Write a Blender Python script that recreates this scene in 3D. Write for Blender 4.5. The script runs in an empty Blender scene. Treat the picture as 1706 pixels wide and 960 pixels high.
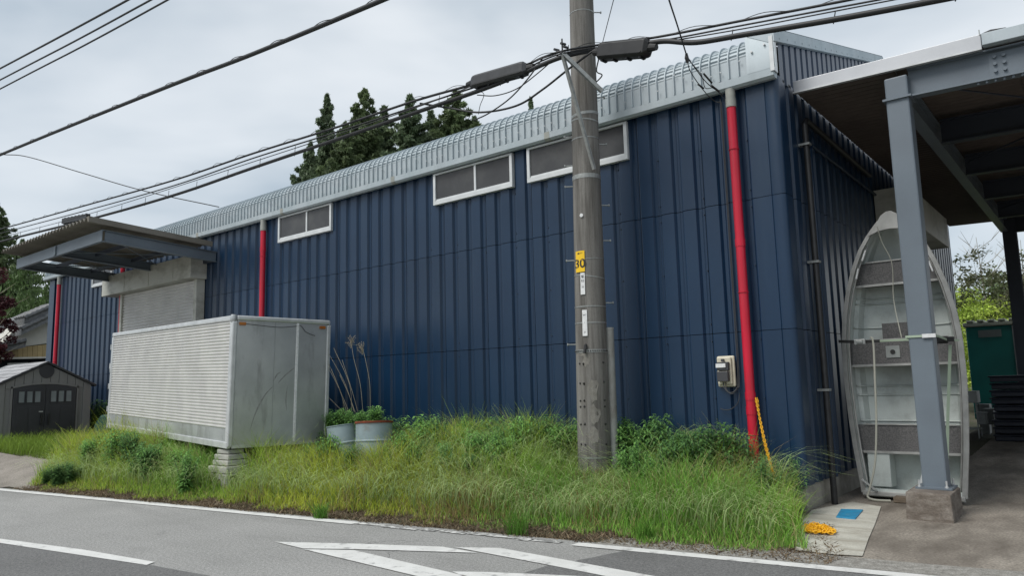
import bpy, math, random
import numpy as np
from mathutils import Vector, Matrix
random.seed(7); rng = np.random.default_rng(7)
sc = bpy.context.scene
COL = sc.collection
PI = math.pi

# ------------------------------------------------------------------ camera
F, YAW, PITCH, ROLL, CH = 1229.87, -0.67771627, 0.13029523, -0.02561953, 1.6
fw = np.array([math.sin(YAW)*math.cos(PITCH), math.cos(YAW)*math.cos(PITCH), math.sin(PITCH)])
rt = np.array([math.cos(YAW), -math.sin(YAW), 0.0]); up = np.cross(rt, fw)
c_, s_ = math.cos(ROLL), math.sin(ROLL)
MR = np.array([c_*rt + s_*up, -s_*rt + c_*up, fw])
cd = bpy.data.cameras.new("camera"); cam = bpy.data.objects.new("camera", cd); COL.objects.link(cam)
cd.sensor_width = 36.0; cd.lens = F/1706*36.0; cd.clip_end = 3000; cd.clip_start = 0.05
cam.matrix_world = Matrix(((MR[0][0], MR[1][0], -MR[2][0], 0), (MR[0][1], MR[1][1], -MR[2][1], 0),
                           (MR[0][2], MR[1][2], -MR[2][2], CH), (0, 0, 0, 1)))
sc.camera = cam
def at(x, y, ax, v):            # photo pixel (1706x960) onto the plane coordinate[ax] = v
    d = np.array([x-853, -(y-480), F]) @ MR
    C = np.array([0, 0, CH]); t = (v-C[ax])/d[ax]
    return C + t*d

# ------------------------------------------------------------------ world and sun
SUN_EL, SUN_AZ = math.radians(52), math.radians(200)     # azimuth clockwise from +Y
W = bpy.data.worlds.new("World"); sc.world = W; W.use_nodes = True
nt = W.node_tree; nt.nodes.clear()
def N(nt, t, **k):
    n = nt.nodes.new(t)
    for a, b in k.items(): setattr(n, a, b)
    return n
o_ = N(nt, 'ShaderNodeOutputWorld'); bg = N(nt, 'ShaderNodeBackground'); bg.inputs[1].default_value = 0.1
sky = N(nt, 'ShaderNodeTexSky', sky_type='NISHITA', sun_disc=False, sun_elevation=SUN_EL, sun_rotation=SUN_AZ)
tc = N(nt, 'ShaderNodeTexCoord'); mp = N(nt, 'ShaderNodeMapping'); mp.inputs['Scale'].default_value = (1.0, 1.0, 2.6); mp.inputs['Location'].default_value = (4.759, 10.885, 7.399)
n1 = N(nt, 'ShaderNodeTexNoise'); n1.inputs['Scale'].default_value = 2.1; n1.inputs['Detail'].default_value = 4.5; n1.inputs['Roughness'].default_value = 0.48
n1.inputs['Distortion'].default_value = 0.25
rmp = N(nt, 'ShaderNodeValToRGB')
rmp.color_ramp.elements[0].position = 0.32; rmp.color_ramp.elements[0].color = (2.45, 2.90, 3.30, 1)
rmp.color_ramp.elements[1].position = 0.68; rmp.color_ramp.elements[1].color = (4.85, 5.05, 5.2, 1)
mx = N(nt, 'ShaderNodeMix', data_type='RGBA'); mx.inputs[0].default_value = 0.90
L = nt.links.new
L(tc.outputs['Generated'], mp.inputs[0]); L(mp.outputs[0], n1.inputs['Vector']); L(n1.outputs['Fac'], rmp.inputs[0])
L(sky.outputs[0], mx.inputs[6]); L(rmp.outputs[0], mx.inputs[7]); L(mx.outputs[2], bg.inputs[0]); L(bg.outputs[0], o_.inputs[0])
sd = bpy.data.lights.new("sun", 'SUN'); sd.energy = 1.5; sd.angle = math.radians(28); sd.color = (1.0, 0.97, 0.92)
so = bpy.data.objects.new("sun", sd); COL.objects.link(so)
sdir = Vector((math.sin(SUN_AZ)*math.cos(SUN_EL), math.cos(SUN_AZ)*math.cos(SUN_EL), math.sin(SUN_EL)))
so.rotation_euler = sdir.to_track_quat('Z', 'Y').to_euler()
sc.view_settings.view_transform = 'Standard'; sc.view_settings.look = 'None'
sc.view_settings.exposure = 0.9; sc.view_settings.gamma = 1.0
sc.cycles.max_bounces = 6; sc.cycles.transparent_max_bounces = 12

# ------------------------------------------------------------------ materials
MATS = {}
def mat(name, c1, c2=None, rough=0.6, metal=0.0, scale=3.0, lo=0.35, hi=0.65, bump=0.0, bscale=60.0, rnd=0.0,
        attr=None, stretch=(1, 1, 1), fine=0.0, fscale=90.0, spec=0.5, dirt=None, drange=(0.55, 0.75), dscale=(1, 1, 1), dnoise=1.5, sheen=0, back=0):
    m = bpy.data.materials.new(name); m.use_nodes = True; t = m.node_tree; ln = t.links.new
    b = t.nodes['Principled BSDF']; b.inputs['Roughness'].default_value = rough; b.inputs['Metallic'].default_value = metal
    b.inputs['Specular IOR Level'].default_value = spec
    g = N(t, 'ShaderNodeNewGeometry'); mpn = N(t, 'ShaderNodeMapping'); mpn.inputs['Scale'].default_value = stretch
    ln(g.outputs['Position'], mpn.inputs[0])
    ns = N(t, 'ShaderNodeTexNoise'); ns.inputs['Scale'].default_value = scale; ns.inputs['Detail'].default_value = 5
    ln(mpn.outputs[0], ns.inputs['Vector'])
    cr = N(t, 'ShaderNodeMapRange'); cr.inputs[1].default_value = lo; cr.inputs[2].default_value = hi
    ln(ns.outputs['Fac'], cr.inputs[0])
    mix = N(t, 'ShaderNodeMix', data_type='RGBA'); ln(cr.outputs[0], mix.inputs[0])
    mix.inputs[6].default_value = (*c1, 1); mix.inputs[7].default_value = (*(c2 or c1), 1)
    out = mix.outputs[2]
    if attr:
        a = N(t, 'ShaderNodeAttribute', attribute_name=attr)
        mm = N(t, 'ShaderNodeMix', data_type='RGBA', blend_type='MULTIPLY'); mm.inputs[0].default_value = 1.0
        ln(out, mm.inputs[6]); ln(a.outputs['Color'], mm.inputs[7]); out = mm.outputs[2]
    if fine > 0:
        nf = N(t, 'ShaderNodeTexNoise'); nf.inputs['Scale'].default_value = fscale; nf.inputs['Detail'].default_value = 3
        ln(g.outputs['Position'], nf.inputs['Vector'])
        r2 = N(t, 'ShaderNodeMapRange'); r2.inputs[1].default_value = 0.3; r2.inputs[2].default_value = 0.7
        r2.inputs[3].default_value = 1-fine; r2.inputs[4].default_value = 1+fine
        ln(nf.outputs['Fac'], r2.inputs[0])
        vm = N(t, 'ShaderNodeVectorMath', operation='SCALE'); ln(out, vm.inputs[0]); ln(r2.outputs[0], vm.inputs['Scale']); out = vm.outputs[0]
    if rnd > 0:
        oi = N(t, 'ShaderNodeObjectInfo'); r3 = N(t, 'ShaderNodeMapRange'); r3.inputs[3].default_value = 1-rnd; r3.inputs[4].default_value = 1+rnd
        ln(oi.outputs['Random'], r3.inputs[0])
        vm = N(t, 'ShaderNodeVectorMath', operation='SCALE'); ln(out, vm.inputs[0]); ln(r3.outputs[0], vm.inputs['Scale']); out = vm.outputs[0]
    if dirt:
        mp2 = N(t, 'ShaderNodeMapping'); mp2.inputs['Scale'].default_value = dscale; ln(g.outputs['Position'], mp2.inputs[0])
        n2 = N(t, 'ShaderNodeTexNoise'); n2.inputs['Scale'].default_value = dnoise; n2.inputs['Detail'].default_value = 8; n2.inputs['Roughness'].default_value = 0.65
        ln(mp2.outputs[0], n2.inputs['Vector'])
        r4 = N(t, 'ShaderNodeMapRange'); r4.inputs[1].default_value = drange[0]; r4.inputs[2].default_value = drange[1]; ln(n2.outputs['Fac'], r4.inputs[0])
        m4 = N(t, 'ShaderNodeMix', data_type='RGBA'); ln(r4.outputs[0], m4.inputs[0]); ln(out, m4.inputs[6]); m4.inputs[7].default_value = (*dirt, 1); out = m4.outputs[2]
    ln(out, b.inputs['Base Color'])
    if bump > 0:
        nb = N(t, 'ShaderNodeTexNoise'); nb.inputs['Scale'].default_value = bscale; nb.inputs['Detail'].default_value = 4
        ln(g.outputs['Position'], nb.inputs['Vector'])
        bp = N(t, 'ShaderNodeBump'); bp.inputs['Strength'].default_value = 1.0; bp.inputs['Distance'].default_value = bump
        ln(nb.outputs['Fac'], bp.inputs['Height']); ln(bp.outputs[0], b.inputs['Normal'])
    if back > 0:      # leaves let light through
        tr = N(t, 'ShaderNodeBsdfTranslucent'); ln(out, tr.inputs[0]); ms = N(t, 'ShaderNodeMixShader'); ms.inputs[0].default_value = back
        ln(b.outputs[0], ms.inputs[1]); ln(tr.outputs[0], ms.inputs[2]); ln(ms.outputs[0], t.nodes['Material Output'].inputs[0])
    MATS[name] = m
    return m
m_blue = mat('navy_steel', (0.0038, 0.022, 0.056), (0.005, 0.026, 0.064), rough=0.37, spec=.5, scale=0.7, rnd=0.08, bump=0.0022, bscale=2.0, fine=0.04, fscale=30,
             dirt=(0.025, 0.048, 0.082), drange=(0.55, 0.95), dscale=(1.5, 1.5, 0.25), dnoise=1.2)
m_dark = mat('dark_backing', (0.006, 0.010, 0.02), rough=0.8)
m_galv = mat('galvalume', (0.36, 0.42, 0.45), (0.42, 0.47, 0.50), rough=0.58, metal=0.15, scale=2.0, rnd=0.03, fine=0.03, dirt=(0.30, 0.34, 0.36), drange=(0.5, 0.85), dscale=(3, 3, .4))
m_red = mat('red_pipe', (0.56, 0.006, 0.034), (0.49, 0.005, 0.026), rough=0.38, scale=2, dirt=(0.36, 0.03, 0.045), drange=(.5, .8), dscale=(6, 6, .5))
m_pvc = mat('grey_pvc', (0.33, 0.34, 0.31), (0.26, 0.27, 0.25), rough=0.55, scale=9)
m_alum = mat('window_frame_white', (0.62, 0.64, 0.65), (0.55, 0.57, 0.58), rough=0.45, scale=6)
m_glass = mat('frosted_dark_glass', (0.045, 0.045, 0.047), (0.065, 0.065, 0.066), rough=0.16, scale=1.5, spec=0.4, bump=.003, bscale=1.5, dirt=(.09, .09, .085), drange=(.5, .9))
m_conc = mat('concrete', (0.36, 0.34, 0.30), (0.25, 0.24, 0.21), rough=0.9, scale=4, bump=0.004, bscale=40, fine=0.12, dirt=(0.14, 0.13, 0.11), drange=(.5, .8), dnoise=2.5)
m_plinth = mat('brown_concrete', (0.13, 0.108, 0.09), (0.21, 0.185, 0.16), rough=0.95, scale=6, bump=0.010, bscale=25, fine=0.2, fscale=50, dirt=(0.09, 0.07, 0.055), drange=(.48, .72), dscale=(1, 1, 5), dnoise=4)
m_slab = mat('pale_slab', (0.52, 0.51, 0.45), (0.42, 0.41, 0.36), rough=0.9, scale=2.2, bump=0.003, bscale=60, fine=0.14, fscale=60, dirt=(0.26, 0.235, 0.19), drange=(.46, .72), dscale=(.8, 3, 1), dnoise=1.6)
m_steelbeam = mat('blue_grey_steel', (0.135, 0.165, 0.195), (0.12, 0.145, 0.172), rough=0.5, scale=2, fine=0.05, bump=0.0008, bscale=20)
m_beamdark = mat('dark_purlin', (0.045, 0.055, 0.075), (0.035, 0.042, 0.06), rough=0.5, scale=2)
m_ceil = mat('brown_ceiling', (0.14, 0.115, 0.10), (0.11, 0.09, 0.08), rough=0.9, scale=1.2, fine=0.1, fscale=8)
m_fascia = mat('silver_fascia', (0.50, 0.51, 0.53), (0.42, 0.43, 0.45), rough=0.4, metal=0.3, scale=1.4, fine=0.03)
m_shut = mat('shutter_grey', (0.66, 0.65, 0.635), (0.58, 0.57, 0.56), rough=0.5, scale=1.5, dirt=(0.4, 0.39, 0.38), drange=(.6, .95))
m_sbox = mat('shutter_box_cream', (0.52, 0.52, 0.47), (0.46, 0.46, 0.41), rough=0.5, metal=0.1, scale=1.5, dirt=(0.24, 0.23, 0.19), drange=(.48, .75), dscale=(1, 1, 2))
m_alu = mat('box_aluminium', (0.66, 0.65, 0.62), (0.58, 0.57, 0.55), rough=0.36, metal=0.4, scale=3, stretch=(1, 1, .6), fine=0.05, dirt=(0.40, 0.39, 0.37), drange=(.60, .9), dscale=(1, 1, 3))
m_aluend = mat('box_dull_aluminium', (0.56, 0.575, 0.575), (0.45, 0.465, 0.47), rough=0.34, metal=0.6, scale=1.7, fine=0.05, bump=0.003, bscale=5, dirt=(0.20, 0.195, 0.19), drange=(.53, .78), dscale=(2, 2, .5), dnoise=1.8)
m_scr = mat('scratch_marks', (0.24, 0.24, 0.235), (0.36, 0.36, 0.355), rough=0.5, metal=0.3, scale=18)
m_trim = mat('box_trim', (0.62, 0.63, 0.63), (0.5, 0.51, 0.51), rough=0.35, metal=0.4, scale=5)
m_amber = mat('amber_lens', (0.42, 0.15, 0.02), (0.3, 0.09, 0.015), rough=0.3)
m_block = mat('foam_block', (0.40, 0.40, 0.36), (0.30, 0.30, 0.27), rough=0.95, scale=5, bump=0.006, bscale=30, dirt=(0.2, 0.19, 0.16), drange=(.5, .75))
m_pole = mat('pole_concrete', (0.20, 0.192, 0.178), (0.155, 0.148, 0.136), rough=0.9, scale=2.2, stretch=(2, 2, .4), fine=0.12, fscale=70, bump=0.002, bscale=80, dirt=(0.08, 0.074, 0.066), drange=(.42, .64), dscale=(7, 7, .45), dnoise=1.5)
m_polew = mat('pole_chalk', (0.205, 0.195, 0.175), (0.175, 0.165, 0.145), rough=0.95, scale=14, lo=.42, hi=.58, fine=.15)
m_zinc = mat('zinc_steel', (0.38, 0.39, 0.38), (0.28, 0.29, 0.28), rough=0.5, metal=0.6, scale=20)
m_stub = mat('stub_pipe', (0.27, 0.28, 0.27), (0.20, 0.20, 0.19), rough=0.75, scale=3, stretch=(3, 3, .8), fine=0.08, dirt=(.14, .12, .1), drange=(.5, .8))
m_black = mat('black_rubber', (0.012, 0.012, 0.013), (0.02, 0.02, 0.021), rough=0.5, scale=10)
m_cable = mat('cable_black', (0.018, 0.019, 0.021), rough=0.55)
m_closure = mat('closure_grey', (0.045, 0.047, 0.052), (0.033, 0.034, 0.038), rough=0.5, scale=8)
m_closure0 = mat('screw_head', (0.02, 0.03, 0.05), rough=0.4)
m_yellow = mat('yellow_plate', (0.80, 0.50, 0.01), rough=0.4)
m_white = mat('white_plate', (0.72, 0.73, 0.73), (0.6, 0.6, 0.6), rough=0.5, scale=30)
m_ink = mat('black_ink', (0.015, 0.015, 0.015), rough=0.6)
m_ychain = mat('yellow_plastic', (0.85, 0.46, 0.010), (0.80, 0.40, 0.01), rough=0.4, scale=30)
m_cream = mat('cream_plastic', (0.58, 0.54, 0.42), (0.5, 0.46, 0.36), rough=0.5, scale=15)
m_breaker = mat('dark_breaker', (0.05, 0.05, 0.055), rough=0.4)
m_boat = mat('boat_aluminium', (0.56, 0.605, 0.58), (0.47, 0.51, 0.49), rough=0.55, metal=0.1, scale=3, fine=0.05, bump=0.002, bscale=7, dirt=(0.32, 0.33, 0.31), drange=(.52, .85), dnoise=3)
m_boatrim = mat('boat_gunwale', (0.40, 0.40, 0.385), (0.32, 0.32, 0.305), rough=0.55, metal=0.3, scale=8)
m_carpet = mat('marine_carpet', (0.10, 0.10, 0.10), (0.135, 0.13, 0.13), rough=1.0, scale=60, lo=.4, hi=.6, bump=0.002, bscale=90, fine=0.12, fscale=60)
m_rope = mat('rope', (0.42, 0.42, 0.36), rough=0.9)
m_strapg = mat('green_strap', (0.34, 0.42, 0.32), rough=0.8)
m_strapb = mat('black_strap', (0.02, 0.02, 0.02), rough=0.8)
m_drum = mat('drum_blue_grey', (0.27, 0.34, 0.36), (0.22, 0.28, 0.30), rough=0.5, scale=3, dirt=(0.16, 0.15, 0.12), drange=(.55, .8), dnoise=3)
m_rust = mat('rust', (0.22, 0.05, 0.02), (0.13, 0.035, 0.018), rough=0.9, scale=12, bump=0.003)
m_soil = mat('soil', (0.05, 0.04, 0.028), rough=1)
m_shed = mat('shed_resin', (0.23, 0.228, 0.225), (0.20, 0.198, 0.196), rough=0.6, scale=4, stretch=(1, 1, .1), fine=0.05)
m_shedd = mat('shed_door', (0.045, 0.046, 0.053), (0.038, 0.039, 0.045), rough=0.5, scale=4)
m_shedr = mat('shed_roof', (0.38, 0.38, 0.39), (0.30, 0.30, 0.31), rough=0.7, scale=5, rnd=0.15, fine=0.1, fscale=40)
m_shedw = mat('shed_pane', (0.25, 0.28, 0.29), (0.2, 0.22, 0.23), rough=0.25, scale=3)
m_tile = mat('roof_tile', (0.16, 0.165, 0.17), (0.10, 0.105, 0.11), rough=0.6, scale=8, rnd=0.2)
m_plaster = mat('white_plaster', (0.58, 0.57, 0.52), (0.5, 0.49, 0.45), rough=0.9, scale=2)
m_ybrd = mat('tan_boards', (0.42, 0.32, 0.16), (0.36, 0.27, 0.13), rough=0.8, scale=5, rnd=0.08)
m_teal = mat('teal_plastic', (0.012, 0.21, 0.175), (0.010, 0.17, 0.145), rough=0.45, scale=2)
m_toiletroof = mat('cabin_roof', (0.48, 0.50, 0.40), (0.40, 0.42, 0.33), rough=0.6, scale=6)
m_vent = mat('vent_grey', (0.22, 0.27, 0.24), rough=0.6)
m_navy = mat('dark_crates', (0.010, 0.013, 0.024), (0.016, 0.02, 0.032), rough=0.5, scale=4, rnd=.2)
m_greyobj = mat('grey_plastic', (0.30, 0.32, 0.31), (0.24, 0.255, 0.25), rough=0.6, scale=6, rnd=.15)
m_bluemat = mat('blue_cover', (0.02, 0.26, 0.46), (0.03, 0.20, 0.37), rough=0.5, scale=9, dirt=(0.16, 0.22, 0.24), drange=(.55, .8), dnoise=5)
m_wood = mat('old_wood', (0.16, 0.125, 0.09), (0.10, 0.08, 0.06), rough=0.9, scale=8, stretch=(1, 6, 6))
m_tarp = mat('green_tarp', (0.025, 0.07, 0.055), (0.035, 0.09, 0.075), rough=0.4, scale=4)
m_corr = mat('old_corrugated', (0.19, 0.175, 0.148), (0.15, 0.138, 0.115), rough=0.7, metal=0.1, scale=1.5, dirt=(0.12, 0.105, 0.085), drange=(.5, .8), dscale=(3, .5, 1))
m_bark = mat('bark', (0.075, 0.058, 0.045), (0.05, 0.04, 0.032), rough=0.95, scale=6, stretch=(1, 1, .3), bump=0.02, bscale=12)
m_stalk = mat('dry_stalk', (0.30, 0.27, 0.20), (0.22, 0.19, 0.14), rough=0.9, scale=8)
m_grass = mat('grass_blades', (1, 1, 1), (0.80, 0.84, 0.82), rough=0.6, scale=1.2, attr='Col', spec=0.3, back=0.42)
m_leaf = mat('leaves', (1, 1, 1), (0.72, 0.78, 0.72), rough=0.55, scale=1.0, attr='Col', spec=0.3, back=0.33)
m_paint = mat('road_paint', (0.66, 0.66, 0.64), (0.58, 0.58, 0.56), rough=0.7, scale=4, fine=0.06, dirt=(0.25, 0.25, 0.245), drange=(.55, .72), dnoise=7)
m_wornpaint = mat('worn_road_paint', (0.62, 0.62, 0.60), (0.5, 0.5, 0.48), rough=0.8, scale=6, dirt=(0.20, 0.20, 0.195), drange=(.46, .54), dnoise=12)
def asphalt(name, a, b, sp):
    m = mat(name, a, b, rough=0.88, scale=0.8, lo=.3, hi=.7, bump=0.004, bscale=110, fine=0.34, fscale=95, spec=0.35, dirt=tuple(q*.78 for q in a), drange=(.52, .80), dscale=(.35, 1.2, 1), dnoise=1.1)
    t = m.node_tree; ln = t.links.new; bs = t.nodes['Principled BSDF']; src = bs.inputs['Base Color'].links[0].from_socket
    g = [n for n in t.nodes if n.type == 'NEW_GEOMETRY'][0]
    v = N(t, 'ShaderNodeTexVoronoi'); v.inputs['Scale'].default_value = 62; ln(g.outputs['Position'], v.inputs['Vector'])
    r = N(t, 'ShaderNodeMapRange'); r.inputs[1].default_value = 0.15; r.inputs[2].default_value = 0.42; r.inputs[3].default_value = 1; r.inputs[4].default_value = 0
    ln(v.outputs['Distance'], r.inputs[0])
    wn = N(t, 'ShaderNodeTexWhiteNoise'); ln(v.outputs['Position'], wn.inputs['Vector'])
    gt = N(t, 'ShaderNodeMath', operation='GREATER_THAN'); gt.inputs[1].default_value = 0.72; ln(wn.outputs['Value'], gt.inputs[0])
    nk = N(t, 'ShaderNodeTexNoise'); nk.inputs['Scale'].default_value = 38; nk.inputs['Detail'].default_value = 6; nk.inputs['Roughness'].default_value = .7; ln(g.outputs['Position'], nk.inputs['Vector'])
    rk = N(t, 'ShaderNodeMapRange'); rk.inputs[1].default_value = .3; rk.inputs[2].default_value = .7; rk.inputs[3].default_value = .62; rk.inputs[4].default_value = 1.38; ln(nk.outputs['Fac'], rk.inputs[0])
    vk = N(t, 'ShaderNodeVectorMath', operation='SCALE'); ln(src, vk.inputs[0]); ln(rk.outputs[0], vk.inputs['Scale']); src = vk.outputs[0]
    ml = N(t, 'ShaderNodeMath', operation='MULTIPLY'); ln(gt.outputs[0], ml.inputs[0]); ln(r.outputs[0], ml.inputs[1])
    mm = N(t, 'ShaderNodeMix', data_type='RGBA'); ln(ml.outputs[0], mm.inputs[0]); ln(src, mm.inputs[6]); mm.inputs[7].default_value = (*sp, 1)
    # hairline cracks
    ds = N(t, 'ShaderNodeTexNoise'); ds.inputs['Scale'].default_value = 2.2; ds.inputs['Detail'].default_value = 6; ln(g.outputs['Position'], ds.inputs['Vector'])
    ad = N(t, 'ShaderNodeMix', data_type='RGBA', blend_type='LINEAR_LIGHT'); ad.inputs[0].default_value = 0.45; ln(g.outputs['Position'], ad.inputs[6]); ln(ds.outputs['Color'], ad.inputs[7])
    v2 = N(t, 'ShaderNodeTexVoronoi', feature='DISTANCE_TO_EDGE'); v2.inputs['Scale'].default_value = 0.42; ln(ad.outputs[2], v2.inputs['Vector'])
    r2 = N(t, 'ShaderNodeMapRange'); r2.inputs[1].default_value = 0.0; r2.inputs[2].default_value = 0.006; r2.inputs[3].default_value = 0.65; r2.inputs[4].default_value = 0
    ln(v2.outputs['Distance'], r2.inputs[0])
    nm = N(t, 'ShaderNodeTexNoise'); nm.inputs['Scale'].default_value = 0.7; ln(g.outputs['Position'], nm.inputs['Vector'])
    r5 = N(t, 'ShaderNodeMapRange'); r5.inputs[1].default_value = .5; r5.inputs[2].default_value = .62; ln(nm.outputs['Fac'], r5.inputs[0])
    m5 = N(t, 'ShaderNodeMath', operation='MULTIPLY'); ln(r2.outputs[0], m5.inputs[0]); ln(r5.outputs[0], m5.inputs[1])
    m3 = N(t, 'ShaderNodeMix', data_type='RGBA'); ln(m5.outputs[0], m3.inputs[0]); ln(mm.outputs[2], m3.inputs[6]); m3.inputs[7].default_value = (0.05, 0.05, 0.05, 1)
    ln(m3.outputs[2], bs.inputs['Base Color'])
    return m
m_asph = asphalt('old_asphalt', (0.25, 0.25, 0.24), (0.30, 0.298, 0.288), (0.40, 0.39, 0.38))
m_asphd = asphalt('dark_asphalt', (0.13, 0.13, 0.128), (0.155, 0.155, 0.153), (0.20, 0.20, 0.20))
m_yard = mat('yard_concrete', (0.21, 0.185, 0.155), (0.29, 0.26, 0.22), rough=0.92, scale=0.9, bump=0.008, bscale=45, fine=0.38, fscale=42, dirt=(0.115, 0.098, 0.08), drange=(.42, .66), dscale=(1.2, .5, 1), dnoise=1.6)
m_gravel = mat('gravel_drive', (0.27, 0.245, 0.215), (0.20, 0.18, 0.155), rough=0.95, scale=2, bump=0.015, bscale=45, fine=0.35, fscale=60)
m_earth = mat('earth', (0.075, 0.065, 0.045), (0.05, 0.055, 0.025), rough=1.0, scale=1.5, bump=0.02, bscale=20, fine=0.3, fscale=30)

# ------------------------------------------------------------------ mesh helper
WL = {}
class MB:
    def __init__(s): s.v = []; s.f = []; s.mi = []; s.cur = 0
    def add(s, vs, fs):
        o = len(s.v); s.v += [tuple(map(float, q)) for q in vs]; s.f += [tuple(o+i for i in f) for f in fs]; s.mi += [s.cur]*len(fs)
        return s
    def box(s, x0, x1, y0, y1, z0, z1):
        if x0 > x1: x0, x1 = x1, x0
        if y0 > y1: y0, y1 = y1, y0
        if z0 > z1: z0, z1 = z1, z0
        return s.add([(x0,y0,z0),(x1,y0,z0),(x1,y1,z0),(x0,y1,z0),(x0,y0,z1),(x1,y0,z1),(x1,y1,z1),(x0,y1,z1)],
                     [(0,3,2,1),(4,5,6,7),(0,1,5,4),(1,2,6,5),(2,3,7,6),(3,0,4,7)])
    def hexa(s, b, t):   # bottom and top quads, counter-clockwise from above
        return s.add(list(b)+list(t), [(3,2,1,0),(4,5,6,7),(0,1,5,4),(1,2,6,5),(2,3,7,6),(3,0,4,7)])
    def bar(s, p, q, w, h, up=(0, 0, 1)):
        p, q = Vector(p), Vector(q); d = (q-p).normalized(); u = Vector(up); r = d.cross(u)
        if r.length < 1e-4: u = Vector((0, 1, 0)); r = d.cross(u)
        r.normalize(); u = r.cross(d)
        vs = [e + r*a*w/2 + u*b*h/2 for e in (p, q) for a, b in ((-1,-1),(1,-1),(1,1),(-1,1))]
        return s.add(vs, [(0,1,2,3),(7,6,5,4),(0,4,5,1),(1,5,6,2),(2,6,7,3),(3,7,4,0)])
    def tube(s, pts, r, n=8, cap=True):
        pts = [Vector(p) for p in pts]; rs = r if isinstance(r, (list, tuple)) else [r]*len(pts)
        vs = []; u = None
        for i, p in enumerate(pts):
            d = (pts[min(i+1, len(pts)-1)] - pts[max(i-1, 0)])
            if d.length < 1e-9: d = Vector((0, 0, 1))
            d.normalize()
            if u is None:
                u = Vector((0, 0, 1)) if abs(d.z) < .9 else Vector((1, 0, 0))
            u = (u - d*u.dot(d)); u.normalize(); w = d.cross(u)
            for k in range(n):
                a = 2*PI*k/n; vs.append(p + (u*math.cos(a) + w*math.sin(a))*rs[i])
        fs = [(i*n+k, i*n+(k+1) % n, (i+1)*n+(k+1) % n, (i+1)*n+k) for i in range(len(pts)-1) for k in range(n)]
        if cap: fs += [tuple(range(n))[::-1], tuple((len(pts)-1)*n+k for k in range(n))]
        return s.add(vs, fs)
    def prism(s, poly, ax, a, b):   # polygon in the other two axes, extruded along ax
        def P(u, v, w): return {0: (w, u, v), 1: (u, w, v), 2: (u, v, w)}[ax]
        n = len(poly); vs = [P(u, v, a) for u, v in poly] + [P(u, v, b) for u, v in poly]
        fs = [tuple(range(n))[::-1], tuple(range(n, 2*n))] + [(i, (i+1) % n, n+(i+1) % n, n+i) for i in range(n)]
        return s.add(vs, fs)
    def strip(s, A, B):   # quads between two polylines
        n = len(A); return s.add(list(A)+list(B), [(i, i+1, n+i+1, n+i) for i in range(n-1)])
    def lathe(s, prof, c=(0, 0, 0), n=24):
        vs = [(c[0]+r*math.cos(2*PI*k/n), c[1]+r*math.sin(2*PI*k/n), c[2]+z) for r, z in prof for k in range(n)]
        return s.add(vs, [(i*n+k, i*n+(k+1) % n, (i+1)*n+(k+1) % n, (i+1)*n+k) for i in range(len(prof)-1) for k in range(n)])
    def mesh(s, name, mats, off=(0, 0, 0), smooth=False, bevel=0):
        me = bpy.data.meshes.new(name)
        me.from_pydata([(x-off[0], y-off[1], z-off[2]) for x, y, z in s.v], [], s.f)
        for m in (mats if isinstance(mats, (list, tuple)) else [mats]): me.materials.append(m)
        me.polygons.foreach_set('material_index', s.mi)
        if smooth: me.shade_smooth()
        me.update(); return me
    def build(s, name, mats, parent=None, local=False, smooth=False, bevel=0, autosmooth=None, **tags):
        off = (0, 0, 0) if (local or parent is None) else WL[parent]
        me = s.mesh(name, mats, off, smooth or autosmooth is not None)
        o = bpy.data.objects.new(name, me); COL.objects.link(o)
        if parent is not None: o.parent = parent; WL[o] = WL[parent]
        else: WL[o] = (0, 0, 0)
        if autosmooth is not None:
            import bmesh
            bm = bmesh.new(); bm.from_mesh(me); ca = math.cos(math.radians(autosmooth))
            for e in bm.edges:
                if len(e.link_faces) == 2 and e.link_faces[0].normal.dot(e.link_faces[1].normal) < ca: e.smooth = False
            bm.to_mesh(me); bm.free()
        if bevel:
            b = o.modifiers.new('bevel', 'BEVEL'); b.width = bevel; b.segments = 2; b.limit_method = 'ANGLE'
        for k, v in tags.items(): o[k] = v
        return o
def tag(o, label=None, category=None, group=None, kind=None):
    for k, v in (('label', label), ('category', category), ('group', group), ('kind', kind)):
        if v: o[k] = v
    return o
def thing(name, loc, label, category, group=None, rot=None):
    o = bpy.data.objects.new(name, None); COL.objects.link(o); o.location = loc; o.empty_display_size = .2
    if rot: o.rotation_euler = rot
    WL[o] = tuple(loc); return tag(o, label, category, group)
def inst(name, me, parent, loc, rot=(0, 0, 0), scale=(1, 1, 1)):      # a further piece sharing mesh data
    o = bpy.data.objects.new(name, me); COL.objects.link(o); o.parent = parent
    w = WL[parent] if parent else (0, 0, 0)
    o.location = (loc[0]-w[0], loc[1]-w[1], loc[2]-w[2]); o.rotation_euler = rot; o.scale = scale; WL[o] = tuple(loc); return o

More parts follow.
